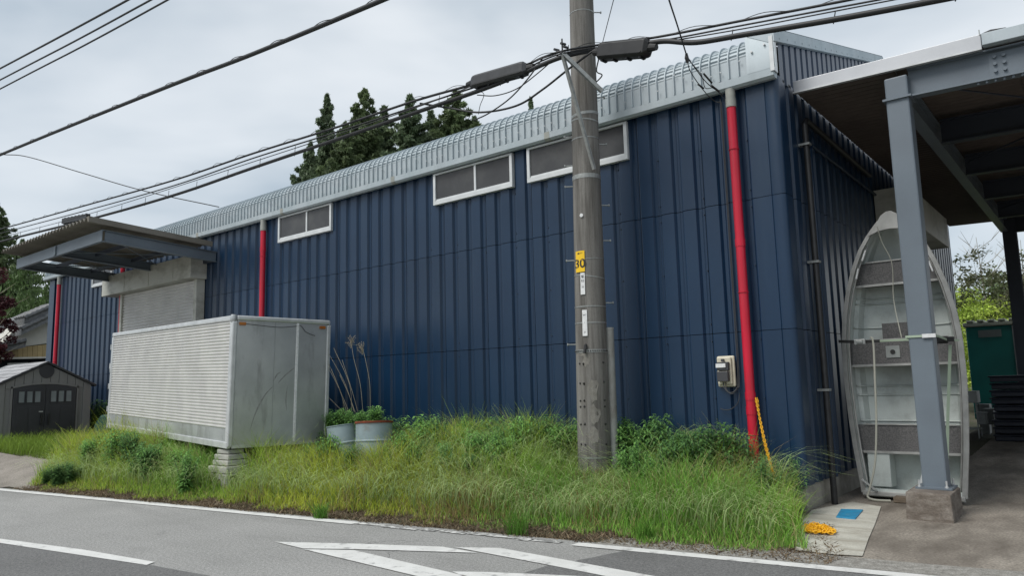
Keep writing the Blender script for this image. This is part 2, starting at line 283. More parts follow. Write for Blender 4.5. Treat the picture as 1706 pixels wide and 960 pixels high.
# ------------------------------------------------------------------ ground
def yl(x): return 6.958 + 0.152*x           # road edge line
def sst(a, b, x):
    t = np.clip((x-a)/(b-a), 0, 1); return t*t*(3-2*t)
def gz(x, y):
    x = np.asarray(x, float); y = np.asarray(y, float)
    d = y - (yl(x)+0.28)
    left = 0.17 + 0.22*sst(-9, -22, x)
    g = left*sst(0, 1.6, d)*sst(-3.0, -4.6, x)
    yard = 0.35*sst(11.5, 21, y)*sst(-3.2, -2.6, x)
    far = 0.3*sst(24, 40, y)*(1-sst(-3.2, -2.6, x))
    return g + yard + far*(1-sst(-22, -28, x)*0)
def sheet(name, xs, ys, m, dz=0.0, clipf=None, fz=gz, **t):
    X, Y = np.meshgrid(xs, ys); Z = fz(X, Y)+dz; b = MB(); n = len(xs)
    vs = np.stack([X.ravel(), Y.ravel(), Z.ravel()], 1)
    fs = []
    for j in range(len(ys)-1):
        for i in range(n-1):
            if clipf is None or clipf((xs[i]+xs[i+1])/2, (ys[j]+ys[j+1])/2): fs.append((j*n+i, j*n+i+1, (j+1)*n+i+1, (j+1)*n+i))
    b.add(vs, fs); return b.build(name, m, smooth=True, **t)
sheet('ground', np.unique(np.concatenate([np.linspace(-900, -60, 8), np.linspace(-60, 20, 161), np.linspace(20, 900, 8)])),
      np.unique(np.concatenate([np.linspace(-900, 0, 6), np.linspace(0, 30, 121), np.linspace(30, 60, 12), np.linspace(60, 1200, 8)])), m_earth, -0.012, kind='structure')
# road: follows the edge line, a strip each side
def ribbon(name, f0, f1, xs, m, z, **t):
    b = MB(); b.strip([(x, f0(x), z) for x in xs], [(x, f1(x), z) for x in xs]); return b.build(name, m, **t)
xs = np.linspace(-300, 60, 121)
ribbon('road', lambda x: yl(x)-7.6, lambda x: yl(x)+0.17, xs, m_asph, 0.0, kind='structure')
def flat(name, px, m, z, zp=0.0, extra=None, **t):
    pts = [at(x, y, 2, zp) for x, y in px]; b = MB(); n = len(pts)
    b.add([(p[0], p[1], z) for p in pts], [tuple(range(n))]); return b.build(name, m, **t)
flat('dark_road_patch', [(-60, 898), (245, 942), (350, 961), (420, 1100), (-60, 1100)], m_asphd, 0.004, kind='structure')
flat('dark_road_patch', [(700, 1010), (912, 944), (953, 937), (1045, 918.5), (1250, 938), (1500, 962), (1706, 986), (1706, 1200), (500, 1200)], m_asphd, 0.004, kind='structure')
# painted markings
def lseg(x0, x1, wdt=0.075, jit=0.0, off=0.0):
    n = max(2, int(abs(x1-x0)/0.25)+1); xs = np.linspace(x0, x1, n)
    b = MB(); a = [(x, yl(x)-wdt+off+random.uniform(-jit, jit), .008) for x in xs]; c = [(x, yl(x)+wdt+off+random.uniform(-jit, jit), .008) for x in xs]
    b.strip(a, c); return b
lseg(-120, -7.2).build('edge_line', m_paint, kind='structure')
lseg(-4.35, 20).build('edge_line', m_paint, kind='structure')
x = -7.2
for w in (.42, .5, .18, .35, .22, .38, .15, .3):
    lseg(x, x+w, 0.045, 0.018, random.uniform(-.02, .03)).build('worn_edge_line', m_wornpaint, kind='structure'); x += w+random.choice([.01, .03, .05])
flat('centre_line', [(-80, 888), (0, 899.5), (140, 918), (258, 938.5), (244, 943.5), (128, 926), (0, 906.5), (-80, 896)], m_paint, .008, kind='structure')
flat('lane_arrow_marking', [(458, 904.7), (600, 908), (737, 913), (795, 923.3), (690, 920), (586, 917), (505, 916)], m_paint, .008, kind='structure')
flat('lane_arrow_marking', [(505.5, 917.2), (589, 918.6), (763, 959), (1000, 1010), (900, 1010), (681, 959)], m_paint, .008, kind='structure')
flat('lane_arrow_marking', [(758.6, 914), (833, 915), (1075, 959.5), (1400, 1020), (1290, 1020), (993, 959), (912, 943)], m_paint, .008, kind='structure')
flat('lane_arrow_marking', [(754, 954.6), (809, 955.4), (894, 959), (980, 963), (980, 975), (800, 975)], m_paint, .008, kind='structure')
# yard, apron and slab to the right
def yardclip(x, y): return y > yl(x)+0.2
sheet('yard', np.linspace(-3.02, 30, 34), np.linspace(6.0, 26, 61), m_yard, 0.0, None, kind='structure')
b = MB(); xs_ = np.linspace(-4.2, 30, 60)
b.strip([(x, yl(x)+.10, .004) for x in xs_], [(x, yl(x)+.50+.03*math.sin(x*5), .004) for x in xs_])
b.build('road_shoulder', mat('shoulder_gravel', (0.30, 0.29, 0.265), (0.2, 0.19, 0.17), rough=.95, scale=14, bump=.01, bscale=60, fine=.35, fscale=80), kind='structure')
flat('concrete_slab', [(1352, 852), (1420, 838), (1468, 846), (1458, 875), (1447, 900), (1437, 929), (1395, 927), (1325, 919), (1330, 880)], m_slab, .010, kind='structure')
flat('gravel_drive', [(-250, 835), (20, 813), (150, 826), (118, 800), (92, 766), (78, 754), (0, 767), (-250, 790)], m_gravel, .0, kind='structure') if False else None
sheet('gravel_drive', np.linspace(-40, -13.0, 82), np.linspace(0.5, 9.0, 69), m_gravel, 0.006,
      lambda x, y: y > yl(x)+.22 and (y < yl(x)+1.75+max(0, (-18-x))*.05) and x < -14.6-(y-yl(x))*1.3, kind='structure')

# ------------------------------------------------------------------ warehouse
WX, WY = -3.0, 9.29          # corner of the building
XL = -27.2; YB = 22.0
wh = thing('warehouse', (WX, WY, 0), 'long navy blue corrugated steel warehouse with curved silver roof edge and red downpipes', 'warehouse')
b = MB(); b.box(XL+.05, WX-.06, WY+.05, WY+.12, .28, 5.6); b.box(WX-.12, WX-.06, WY+.12, YB, .28, 5.5)
b.box(XL+.05, XL+.12, WY+.12, YB, .28, 5.5); b.box(XL+.05, WX-.06, YB-.1, YB-.03, .28, 5.5)
b.build('inner_wall', m_dark, wh)
b = MB(); b.box(XL+.02, WX-.03, WY+.03, WY+.2, -.1, .29); b.box(WX-.2, WX-.03, WY+.2, YB, -.1, .29)
b.build('foundation', m_conc, wh)
b = MB(); b.box(XL, XL+.05, WY, YB, .29, 5.45); b.box(XL, WX, YB, YB+.04, .29, 5.45); b.build('rear_wall', m_blue, wh)
PW = 0.98; PIT = PW/3
def panel_mesh(h, w=PW, name='wall_panel', pit=PIT, dep=.036, pl=.58):
    b = MB(); xs_, ys_ = [], []
    x = 0.0; n = int(round(w/pit))
    for k in range(n):
        o = k*pit
        for fx, y in ((0, 0), (.035, -.004), (pl, -.004), (pl+.085, dep), (pl+.22, dep), (pl+.235, dep-.006), (pl+.26, dep), (.93, dep)):
            xs_.append(o+fx*pit); ys_.append(y)
    xs_.append(w-.007); ys_.append(0)
    # small return lips top and bottom
    g = .006
    A = [(x, y, g) for x, y in zip(xs_, ys_)]; B = [(x, y, h-.003) for x, y in zip(xs_, ys_)]
    b.strip(A, B)
    b.strip([(x, y+.03, g) for x, y in zip(xs_, ys_)], A)
    return b.mesh(name, m_blue)
rows = [(.29, 2.2), (2.2, 3.92), (3.92, 5.5)]
pm = [panel_mesh(z1-z0) for z0, z1 in rows]
k = 0
x = -4.08+PW
while x - PW > XL-.6:
    x0 = x-PW
    for (z0, z1), me in zip(rows, pm):
        if x0 < XL: continue
        if x0 > -21.6 and x0+PW < -16.9 and z1 < 4.0: continue          # the shutter opening
        inst('wall_panel', me, wh, (x0, WY, z0))
    x -= PW
b = MB(); b.box(XL, XL+.42, WY-.006, WY+.05, .29, 5.5); b.build('corner_trim', m_blue, wh)
y = WY+.10; 
while y+PW < YB+.3:
    for (z0, z1), me in zip(rows, pm):
        inst('wall_panel', me, wh, (WX, y, z0), (0, 0, PI/2))
    y += PW
# screw heads in the rib valleys
b = MB(); xx = -3.45
while xx > XL+.6:
    for z in (.62, 1.35, 2.10, 2.33, 3.05, 3.82, 4.05, 4.72):
        if not (-21.7 < xx < -16.9 and z < 4.9): b.tube([(xx, WY+.03, z), (xx, WY-.004, z)], .008, 5)
    xx -= PW/3*2
b.build('wall_screw', m_closure0, wh, kind='stuff')
# rounded corner trim, three lengths
def corner(z0, z1):
    r = .07; prof = [(-.36, .03), (-.36, -.008), (-.17, -.010), (-.165, -.002), (-.155, -.010)]
    for i in range(7):
        a = -PI/2 + i*PI/12; prof.append((-r+.008+r*math.cos(a), r-.010+r*math.sin(a)))
    prof += [(.008, .20), (-.02, .20)]
    b = MB(); b.strip([(WX+u, WY+v, z0+.005) for u, v in prof], [(WX+u, WY+v, z1-.002) for u, v in prof]); return b
for z0, z1 in rows: corner(z0, z1).build('corner_trim', m_blue, wh, autosmooth=40)
# gable wall with a finer rib, cut to the slope
SL = 0.2863
def ztrim(y): return 6.11 + SL*(min(y, 15.65)-9.34) - SL*max(0, y-15.65)
b = MB(); gp = .26; y = WY+.12
def gcol(y0, y1):
    b = MB(); yy = y0; L_ = []
    while yy < y1-1e-6:
        for fy, dx in ((0, 0), (.62, 0), (.72, -.035), (.90, -.035)): L_.append((yy+fy*gp, dx))
        yy += gp
    L_.append((y1, 0))
    b.strip([(WX+.004+dx, q, 5.46) for q, dx in L_], [(WX+.004+dx, q, max(5.5, ztrim(q)-.10)) for q, dx in L_]); return b
while y < YB-.1:
    gcol(y, min(y+gp*4, YB)).build('gable_panel', m_blue, wh); y += gp*4
# roof sheets
RP = [(9.20, 5.56), (9.20, 5.70), (9.20, 5.79)]
NA = 24; R_ = .31
for i in range(1, NA+1):
    th = PI - math.radians(74)*i/NA; RP.append((9.2+R_+R_*math.cos(th), 5.80+R_*math.sin(th)))
ye, ze = RP[-1]
RP += [(12.5, ze+SL*(12.5-ye)), (15.65, ze+SL*(15.65-ye)), (YB+.1, ze+SL*(15.65-ye)-SL*(YB+.1-15.65))]
def roof_mesh(nr):
    p = .1333; b = MB(); n = len(RP); cols = []
    def col(x, hgt, crimp):
        c = []
        for i, (yy, zz) in enumerate(RP):
            a = RP[max(i-1, 0)]; d = RP[min(i+1, n-1)]; ty, tz = d[0]-a[0], d[1]-a[1]; l = math.hypot(ty, tz); ny, nz = -tz/l, ty/l
            h = hgt + ((-crimp if i % 4 == 2 else crimp*.35) if 3 < i < 3+NA else 0)
            c.append((x, yy+ny*h, zz+nz*h))
        return c
    for k in range(nr):
        for fx, h, cr in ((0, .0, 0), (.03, .030, 0), (.13, .030, 0), (.17, 0, .017), (.55, 0.002, .020), (.97, 0, .017)):
            cols.append(col((k+fx)*p, h, cr))
    cols.append(col(nr*p, 0, 0))
    vs = [q for c in cols for q in c]
    fs = [(i*n+j, (i+1)*n+j, (i+1)*n+j+1, i*n+j+1) for i in range(len(cols)-1) for j in range(n-1)]
    b.add(vs, fs); return b.mesh('roof_sheet', m_galv)
rm = roof_mesh(6); x = -3.33-.8
while x > XL-.5:
    inst('roof_sheet', rm, wh, (x, 0, 0)); x -= .8
xroofl = x+.8
# end flashing with screws
b = MB(); P0 = [(-3.33, 9.155, 5.55), (-3.33, 9.155, 6.06), (-3.33, 9.17, 6.085)]+[(-3.33, q, ztrim(q)+.012) for q in (9.5, 12, 15.65, 19, 22.1)]
P1 = [(-2.955, a[1], a[2]) for a in P0]; b.strip(P0, P1); b.strip([(-3.33, a[1]+.05, a[2]-.02) for a in P0], P0)
b.build('end_flashing', m_galv, wh, autosmooth=35)
b = MB()
for (xx, zz) in ((-3.25, 5.83), (-3.08, 5.88)): b.tube([(xx, 9.16, zz), (xx, 9.13, zz)], .014, 8)
xx = -3.4
while xx > XL:
    zz = random.choice([5.66, 5.68, 5.76, 5.84]); b.tube([(xx-.02, 9.165, zz), (xx-.02, 9.145, zz)], .009, 6); xx -= .1333*random.choice([1, 2, 2])
b.build('roof_screw', m_trim, wh, kind='stuff')
# gable trim
b = MB()
yy0, yy1 = 9.14, 15.65
def trimseg(y0, y1):
    b = MB()
    for (xa, xb, h0, h1) in ((WX-.02, WX+.05, -.165, 0),):
        b.hexa([(xa, y0, ztrim(y0)+h0), (xb, y0, ztrim(y0)+h0), (xb, y1, ztrim(y1)+h0), (xa, y1, ztrim(y1)+h0)],
               [(xa-.28, y0, ztrim(y0)), (xb, y0, ztrim(y0)), (xb, y1, ztrim(y1)), (xa-.28, y1, ztrim(y1))])
    for q in np.arange(y0+.2, y1, .33): b.box(WX+.05, WX+.057, q, q+.018, ztrim(q)-.125, ztrim(q)-.107)
    return b
for y0, y1 in ((9.15, 11.3), (11.305, 13.4), (13.405, 15.65), (15.655, 18.8), (18.805, 22.1)): trimseg(y0, y1).build('gable_trim', m_galv, wh)
b = MB(); b.box(WX-.02, WX+.03, 9.14, 9.27, 5.50, 5.97); b.build('gable_trim', m_trim, wh)
# gutter in lengths with joint sleeves
def gut(x0, x1):
    b = MB(); pr = [(9.285, 5.55), (9.275, 5.43), (9.19, 5.42), (9.155, 5.45), (9.15, 5.545), (9.165, 5.55), (9.17, 5.53)]
    b.strip([(x0, q, z) for q, z in pr], [(x1, q, z) for q, z in pr])
    b.prism([(q, z) for q, z in pr[:5]], 0, x0, x0+.004); b.prism([(q, z) for q, z in pr[:5]], 0, x1-.004, x1); return b
xg = -2.985
while xg > XL-.2:
    x2 = max(xg-3.6, XL-.25); gut(x2+.003, xg-.003).build('gutter', m_galv, wh)
    if x2 > XL: 
        s = MB(); s.strip([(x2-.05, q, z) for q, z in ((9.148, 5.553), (9.152, 5.448), (9.188, 5.416), (9.277, 5.427))], [(x2+.05, q, z) for q, z in ((9.148, 5.553), (9.152, 5.448), (9.188, 5.416), (9.277, 5.427))]); s.build('gutter_sleeve', m_pvc, wh)
    xg = x2
b = MB(); b.box(XL-.2, WX-.02, 9.20, 9.285, 5.535, 5.575); b.build('eave_flashing', m_galv, wh)
# downpipes
def downpipe(px, py, jz, zb=.1, r=.059):
    b = MB(); yc = 9.205; x = float(at(px, py, 1, yc)[0]); b.tube([(x, yc, zb), (x, yc, 5.2)], r, 20)
    for z in jz: b.tube([(x, yc, z-.05), (x, yc, z+.05)], r+.006, 20)
    p = b.build('downpipe', m_red, wh, autosmooth=40)
    b = MB(); b.tube([(x, yc, 5.19), (x, yc, 5.43)], r+.004, 20); b.tube([(x, yc, 5.18), (x, yc, 5.30)], r+.009, 20); b.build('pipe_socket', m_pvc, p, autosmooth=40)
    b = MB()
    for z in (.9, 2.7, 4.6): b.tube([(x+(r+.006)*math.cos(a), yc+(r+.006)*math.sin(a), z) for a in np.linspace(-PI, PI, 20)], .006, 5)
    b.build('pipe_bracket', m_red, p)
downpipe(1226, 297, (1.38, 1.20, 3.35), .15); downpipe(437.5, 450, (4.75,)); downpipe(202, 510, ()); downpipe(94, 560, ())
# windows
def window(x0, x1, z0, z1):
    yf = WY-.06; t = .055; b = MB()
    b.box(x0, x1, yf, WY+.02, z0, z0+t*1.3); b.box(x0, x1, yf+.004, WY+.02, z1-t*.6, z1)
    b.box(x0, x0+t, yf+.002, WY+.02, z0+t*1.3, z1-t*.6); b.box(x1-t, x1, yf+.002, WY+.02, z0+t*1.3, z1-t*.6)
    xm = (x0+x1)/2+.08; b.box(xm-.022, xm+.022, yf+.018, WY+.0, z0+t*1.3, z1-t*.6)
    b.box(x0+t, x1-t, yf+.022, WY, z0+t*1.3, z0+t*1.9)
    w = b.build('window', m_alum, wh, bevel=.004)
    for a, c, d in ((x0+t, xm-.02, .03), (xm+.02, x1-t, .038)):
        q = MB(); q.box(a, c, yf+d, yf+d+.006, z0+t*1.6, z1-t*.5); q.build('pane', m_glass, w)
for x0, x1 in ((-14.03, -12.15), (-9.2, -7.37), (-7.06, -5.2), (-23.75, -22.4)): window(x0, x1, 4.83, 5.41)
# roller shutter under the left canopy
b = MB(); b.box(-22.1, -17.12, 8.87, WY+.01, 4.37, 4.93); sb = b.build('shutter_box', m_sbox, wh, bevel=.008)
b = MB()
for xx in (-18.0, -19.3, -20.7): b.box(xx, xx+.02, 8.862, 8.87, 4.39, 4.91)
b.build('panel_joint', m_sbox, sb)
b = MB(); zz = .3; pr = []
while zz < 4.45:
    pr += [(WY-.13, zz), (WY-.155, zz+.018), (WY-.165, zz+.038), (WY-.155, zz+.058), (WY-.13, zz+.072)]; zz += .08
b.strip([(-21.35, q, z) for q, z in pr], [(-17.35, q, z) for q, z in pr]); sh = b.build('roller_shutter', m_shut, wh, autosmooth=60)
b = MB(); b.box(-17.36, -17.22, WY-.2, WY+.01, .29, 4.37); b.build('guide_rail', m_sbox, sh)
b = MB(); b.box(-21.42, -21.3, WY-.2, WY+.01, .29, 4.37); b.build('guide_rail', m_sbox, sh)
# shutter housing on the side wall, dark conduit and clamps
b = MB(); b.box(WX+.02, -2.42, 13.95, 17.7, 4.22, 4.84); b.build('side_shutter_box', m_sbox, wh, bevel=.008)
b = MB(); b.box(WX+.012, WX+.05, 14.2, 17.4, .3, 4.22); b.build('side_shutter', m_shut, wh)
b = MB(); b.tube([(-2.90, 9.98, .0), (-2.90, 9.98, 4.98), (-2.90, 10.06, 5.06), (-2.90, 13.4, 4.98)], .04, 12); cp = b.build('conduit', m_black, wh, autosmooth=40)
for z in (1.43, 3.1, 4.7): b = MB(); b.box(-2.99, -2.845, 9.93, 10.03, z-.015, z+.015); b.build('conduit_clamp', m_zinc, cp)
b = MB(); b.tube([(-2.95, 10.32, .3), (-2.95, 10.32, 4.72), (-2.95, 10.40, 4.8), (-2.95, 15.5, 4.74)], .022, 10); b.build('conduit', m_blue, wh, autosmooth=40)
# ------------------------------------------------------------------ left canopy over the shutter
cl = thing('loading_canopy', (-16.7, WY, 4.9), 'old steel framed canopy with corrugated roof jutting out over the roller shutter', 'canopy')
def ibeam(p, q, h, fl, m, parent, name='beam', tw=.012, tf=.014):
    p, q = Vector(p), Vector(q); b = MB(); u = Vector((0, 0, 1))
    b.bar(p, q, tw, h-2*tf); o = u*(h/2-tf/2); b.bar(p+o, q+o, fl, tf); b.bar(p-o, q-o, fl, tf)
    return b.build(name, m, parent)
def cz(y): return 4.865 + (9.29-y)*.060
ibeam((-16.7, 9.28, cz(9.29)), (-16.7, 6.71, cz(6.71)), .25, .13, m_steelbeam, cl)
ibeam((-21.7, 9.28, cz(9.29)), (-21.7, 6.71, cz(6.71)), .25, .13, m_steelbeam, cl)
ibeam((-19.2, 9.28, cz(9.29)-.01), (-19.2, 6.78, cz(6.71)-.01), .22, .12, m_steelbeam, cl)
b = MB(); b.box(-21.76, -16.64, 6.63, 6.642, cz(6.7)-.125, cz(6.7)+.125); b.box(-21.76, -16.64, 6.642, 6.70, cz(6.7)-.13, cz(6.7)-.118); b.box(-21.76, -16.64, 6.642, 6.70, cz(6.7)+.113, cz(6.7)+.13)
b.build('fascia_channel', m_steelbeam, cl)
b = MB(); b.box(-19.25, -19.13, 6.60, 6.629, cz(6.7)-.11, cz(6.7)+.11); b.build('joint_plate', m_steelbeam, cl)
b = MB(); b.box(-21.7, -16.72, 9.18, 9.27, 4.74, 4.99); b.build('wall_beam', m_beamdark, cl)
for yy in (7.55, 8.4): 
    b = MB(); b.box(-21.64, -16.76, yy-.03, yy+.03, cz(yy)+.03, cz(yy)+.125); b.build('purlin', m_beamdark, cl)
b = MB(); b.tube([(-16.8, 9.1, cz(9.1)), (-19.1, 6.9, cz(6.9))], .012, 6); b.tube([(-16.8, 6.9, cz(6.9)), (-19.1, 9.1, cz(9.1))], .012, 6)
b.tube([(-21.6, 9.1, cz(9.1)), (-19.3, 6.9, cz(6.9))], .012, 6); b.tube([(-21.6, 6.9, cz(6.9)), (-19.3, 9.1, cz(9.1))], .012, 6); b.build('brace_rod', m_steelbeam, cl)
# corrugated roof: four sheets
def czr(y): return 5.12 + (8.95-y)*.062
def csheet(x0, x1):
    b = MB(); p = .19; n = int((x1-x0)/p*12); A, B = [], []
    for i in range(n+1):
        xx = x0+(x1-x0)*i/n; ph = ((xx+30) % p)/p; h = .10*(abs(ph-.5)*2)
        A.append((xx, 6.32, czr(6.32)+h)); B.append((xx, 9.05, czr(9.05)+h))
    b.strip(A, B); b.strip([(x, y, z+.004) for x, y, z in B], [(x, y, z+.004) for x, y, z in A]); return b
xx = -21.95
for k_ in range(6):
    csheet(xx, xx+.905).build('roof_sheet', m_corr, cl); xx += .9
b = MB(); yy = 6.30; b.hexa([(-16.56, 6.30, czr(6.3)-.035), (-16.50, 6.30, czr(6.3)-.035), (-16.50, 9.08, czr(9.08)-.035), (-16.56, 9.08, czr(9.08)-.035)],
                            [(-16.62, 6.30, czr(6.3)+.085), (-16.50, 6.30, czr(6.3)+.085), (-16.50, 9.08, czr(9.08)+.085), (-16.62, 9.08, czr(9.08)+.085)])
b.build('verge_flashing', m_corr, cl)

# ------------------------------------------------------------------ right canopy
cr = thing('open_shed_canopy', (-1.71, 9.8, 0), 'wide steel framed lean-to canopy on grey columns beside the warehouse', 'canopy')
XR = 14.0  # unseen right end, widened so the roof keeps light off the side wall
def fz_(x): return 5.36 - (x+3)*0.028
b = MB()
b.hexa([(-2.93, 9.72, fz_(-2.93)), (-.80, 9.72, fz_(-.8)), (-.80, 9.80, fz_(-.8)), (-2.93, 9.80, fz_(-2.93))],
       [(-2.93, 9.72, fz_(-2.93)+.155), (-.80, 9.72, fz_(-.8)+.175), (-.80, 9.80, fz_(-.8)+.175), (-2.93, 9.80, fz_(-2.93)+.155)])
b.build('fascia', m_fascia, cr, bevel=.006)
b = MB(); b.hexa([(-2.93, 9.68, fz_(-2.93)-.022), (-.80, 9.68, fz_(-.8)-.022), (-.80, 9.74, fz_(-.8)-.022), (-2.93, 9.74, fz_(-2.93)-.022)],
                 [(-2.93, 9.68, fz_(-2.93)-.002), (-.80, 9.68, fz_(-.8)-.002), (-.80, 9.74, fz_(-.8)-.002), (-2.93, 9.74, fz_(-2.93)-.002)]); b.build('fascia_edge', m_trim, cr)
b = MB(); b.hexa([(-.79, 9.66, fz_(-.8)+.015), (XR, 9.66, fz_(XR)+.015), (XR, 9.80, fz_(XR)+.015), (-.79, 9.80, fz_(-.8)+.015)],
                 [(-.79, 9.66, fz_(-.8)+.155), (XR, 9.66, fz_(XR)+.155), (XR, 9.80, fz_(XR)+.155), (-.79, 9.80, fz_(-.8)+.155)]); b.build('fascia', m_galv, cr, bevel=.006)
# ceiling boards, corrugated across
def ceil_sheet(x0, x1):
    b = MB(); A, B = [], []; n = int((x1-x0)/.03)
    ys = np.linspace(9.8, 22.0, 163)
    b.strip([(x0, q, fz_(x0)+.06+(.012 if i % 2 else 0)) for i, q in enumerate(ys)], [(x1, q, fz_(x1)+.06+(.012 if i % 2 else 0)) for i, q in enumerate(ys)])
    return b
xx = -2.96
while xx < XR:
    ceil_sheet(xx, min(xx+1.2, XR)).build('ceiling_board', m_ceil, cr); xx += 1.205
b = MB(); b.hexa([(-2.95, 9.82, fz_(-3)+.10), (XR, 9.82, fz_(XR)+.10), (XR, 22.05, fz_(XR)+.10), (-2.95, 22.05, fz_(-3)+.10)],
                 [(-2.95, 9.82, fz_(-3)+.13), (XR, 9.82, fz_(XR)+.13), (XR, 22.05, fz_(XR)+.13), (-2.95, 22.05, fz_(-3)+.13)]); b.build('roof_deck', m_galv, cr)
# columns on plinths
def hcol(x, y, z0, z1, m, w=.25):
    b = MB(); b.box(x-w/2, x+w/2, y-w/2, y-w/2+.016, z0, z1); b.box(x-w/2, x+w/2, y+w/2-.016, y+w/2, z0, z1); b.box(x-.008, x+.008, y-w/2+.016, y+w/2-.016, z0, z1)
    return b
b = MB(); b.box(-1.84, -1.585, 9.70, 9.95, .3, 5.22); col1 = b.build('column', m_steelbeam, cr, bevel=.018)
b = MB(); b.box(-1.87, -1.555, 9.67, 9.98, 4.93, 4.955); b.build('cap_plate', m_steelbeam, col1)
b = MB(); b.box(-1.90, -1.53, 9.62, 10.0, .302, .322); b.build('base_plate', m_steelbeam, col1)
for xx, yy in ((-1.86, 9.65), (-1.585, 9.65), (-1.86, 9.975), (-1.57, 9.97)): b = MB(); b.tube([(xx, yy, .3), (xx, yy, .40)], .011, 8); b.tube([(xx, yy, .322), (xx, yy, .338)], .02, 6); b.build('anchor_bolt', m_trim, col1)
b = MB(); pts = []
b.hexa([(-1.96, 9.32, -.02), (-1.49, 9.30, -.02), (-1.50, 10.02, -.02), (-1.97, 10.02, -.02)], [(-1.95, 9.35, .30), (-1.505, 9.33, .295), (-1.51, 10.0, .30), (-1.95, 10.0, .305)])
b.build('concrete_base', m_plinth, cr, bevel=.015)
for yy, zb in ((21.3, .36),):
    hcol(-1.62, yy, zb, 5.3, m_beamdark, .28).build('column', m_beamdark, cr)
for yy, zb in ((9.83, 0), (21.3, .36)):
    hcol(8.2, yy, zb, 5.1, m_steelbeam, .25).build('column', m_steelbeam, cr)
# girder to the right along the front, with splice plate and bolts
g0 = at(1510, 155, 1, 9.83); 
def gird(y, m, x0=-1.59, x1=8.2, h0=.30, h1=.30, name='girder'):
    b = MB(); 
    def zt(x): return fz_(x)+.0
    def web(xa, xb, ya, yb, o0, o1):   # o offsets from the soffit line
        b.hexa([(xa, ya, zt(xa)+o0), (xb, ya, zt(xb)+o0), (xb, yb, zt(xb)+o0), (xa, yb, zt(xa)+o0)], [(xa, ya, zt(xa)+o1), (xb, ya, zt(xb)+o1), (xb, yb, zt(xb)+o1), (xa, yb, zt(xa)+o1)])
    web(x0, x1, y-.006, y+.006, -.35, -.03); web(x0, x1, y-.075, y+.075, -.37, -.35); web(x0, x1, y-.075, y+.075, -.03, -.012)
    return b.build(name, m, cr)
gd = gird(9.83, m_steelbeam)
b = MB(); b.hexa([(-.76, 9.812, fz_(-.76)-.33), (-.40, 9.812, fz_(-.4)-.33), (-.40, 9.824, fz_(-.4)-.33), (-.76, 9.824, fz_(-.76)-.33)],
                 [(-.76, 9.812, fz_(-.76)-.05), (-.40, 9.812, fz_(-.4)-.05), (-.40, 9.824, fz_(-.4)-.05), (-.76, 9.824, fz_(-.76)-.05)]); b.build('splice_plate', m_steelbeam, gd)
for i in range(4):
    for j in range(3): xx = (-.70, -.61, -.35, -.26)[i]; zz = fz_(xx)-.10-j*.085; b = MB(); b.tube([(xx, 9.812, zz), (xx, 9.785, zz)], .020, 6); b.build('bolt', m_steelbeam, gd)
for i in range(8): xx = -.88+i*.085; zz = fz_(xx)-.37; b = MB(); b.tube([(xx, 9.79, zz), (xx, 9.79, zz-.028)], .017, 6); b.build('bolt', m_steelbeam, gd)
# long beam running back from the column, cross beams and purlins, rods
b = MB()
ya, yb = 9.95, 21.2
for (o0, o1, w) in ((-.34, -.36, .075), (-.04, -.06, .075)): b.box(-1.71-w, -1.71+w, ya, yb, fz_(-1.7)+o1, fz_(-1.7)+o0)
b.box(-1.718, -1.702, ya, yb, fz_(-1.7)-.34, fz_(-1.7)-.06); b.build('long_beam', m_steelbeam, cr)
for yy in (12.2, 14.5, 16.8, 19.1, 21.3): gird(yy, m_beamdark, -1.62, 8.2, name='cross_beam')
for xx in (.4, 2.4, 4.4, 6.4):
    b = MB(); b.box(xx-.03, xx+.03, 9.95, 21.9, fz_(xx)-.055, fz_(xx)+.045); b.build('purlin', m_beamdark, cr)
b = MB()
for y0 in (9.95, 14.6): b.tube([(-1.55, y0, 5.15), (1.9, y0+4.4, 4.95)], .013, 6); b.tube([(-1.55, y0+4.4, 5.15), (1.9, y0, 4.95)], .013, 6)
b.build('brace_rod', m_beamdark, cr)
b = MB(); b.prism([(-.80, fz_(-.8)+.155), (-.50, fz_(-.5)+.155), (-.56, fz_(-.5)+.185), (-.70, fz_(-.7)+.20), (-.80, fz_(-.8)+.175)], 1, 9.72, 10.2); b.build('roof_flashing', m_closure, cr)
b = MB(); b.tube([(-.81, 9.72, fz_(-.8)+.16), (-.81, 9.72, fz_(-.8)+.23)], .006, 5); b.build('roof_pin', m_zinc, cr)

# ------------------------------------------------------------------ utility pole
up_ = thing('utility_pole', (-5.5, 8.5, 0), 'tall stained concrete utility pole with a yellow number 30 plate, standing in the grass', 'utility pole')
def pc(z): return (-5.505+.0118*z, 8.5, z)
def pr_(z): return .232-.0086*z
b = MB(); zs = [-.1, .36, .365, .62, 1, 2, 3, 4, 5, 6, 7, 8, 9, 10, 11.5]
b.tube([pc(z) for z in zs], [pr_(z)+(.012 if z < .363 else 0) for z in zs], 32); shaft = b.build('shaft', m_pole, up_, autosmooth=50)
VA = math.atan2(-8.5, 5.5)    # direction towards the road and the camera
def onp(a, z, e=.004):
    c = pc(z); r = pr_(z)+e; return (c[0]+r*math.cos(VA+a), c[1]+r*math.sin(VA+a), z)
def band(z, r=.006, h=.012, m=m_zinc, tilt=0.0, name='band', e=.004):
    b = MB(); n = 28; A = [onp(a, z-h+tilt*math.sin(a), e) for a in np.linspace(-PI, PI, n)]; B = [onp(a, z+h+tilt*math.sin(a), e+.002) for a in np.linspace(-PI, PI, n)]
    b.strip(A, B); return b.build(name, m, up_)
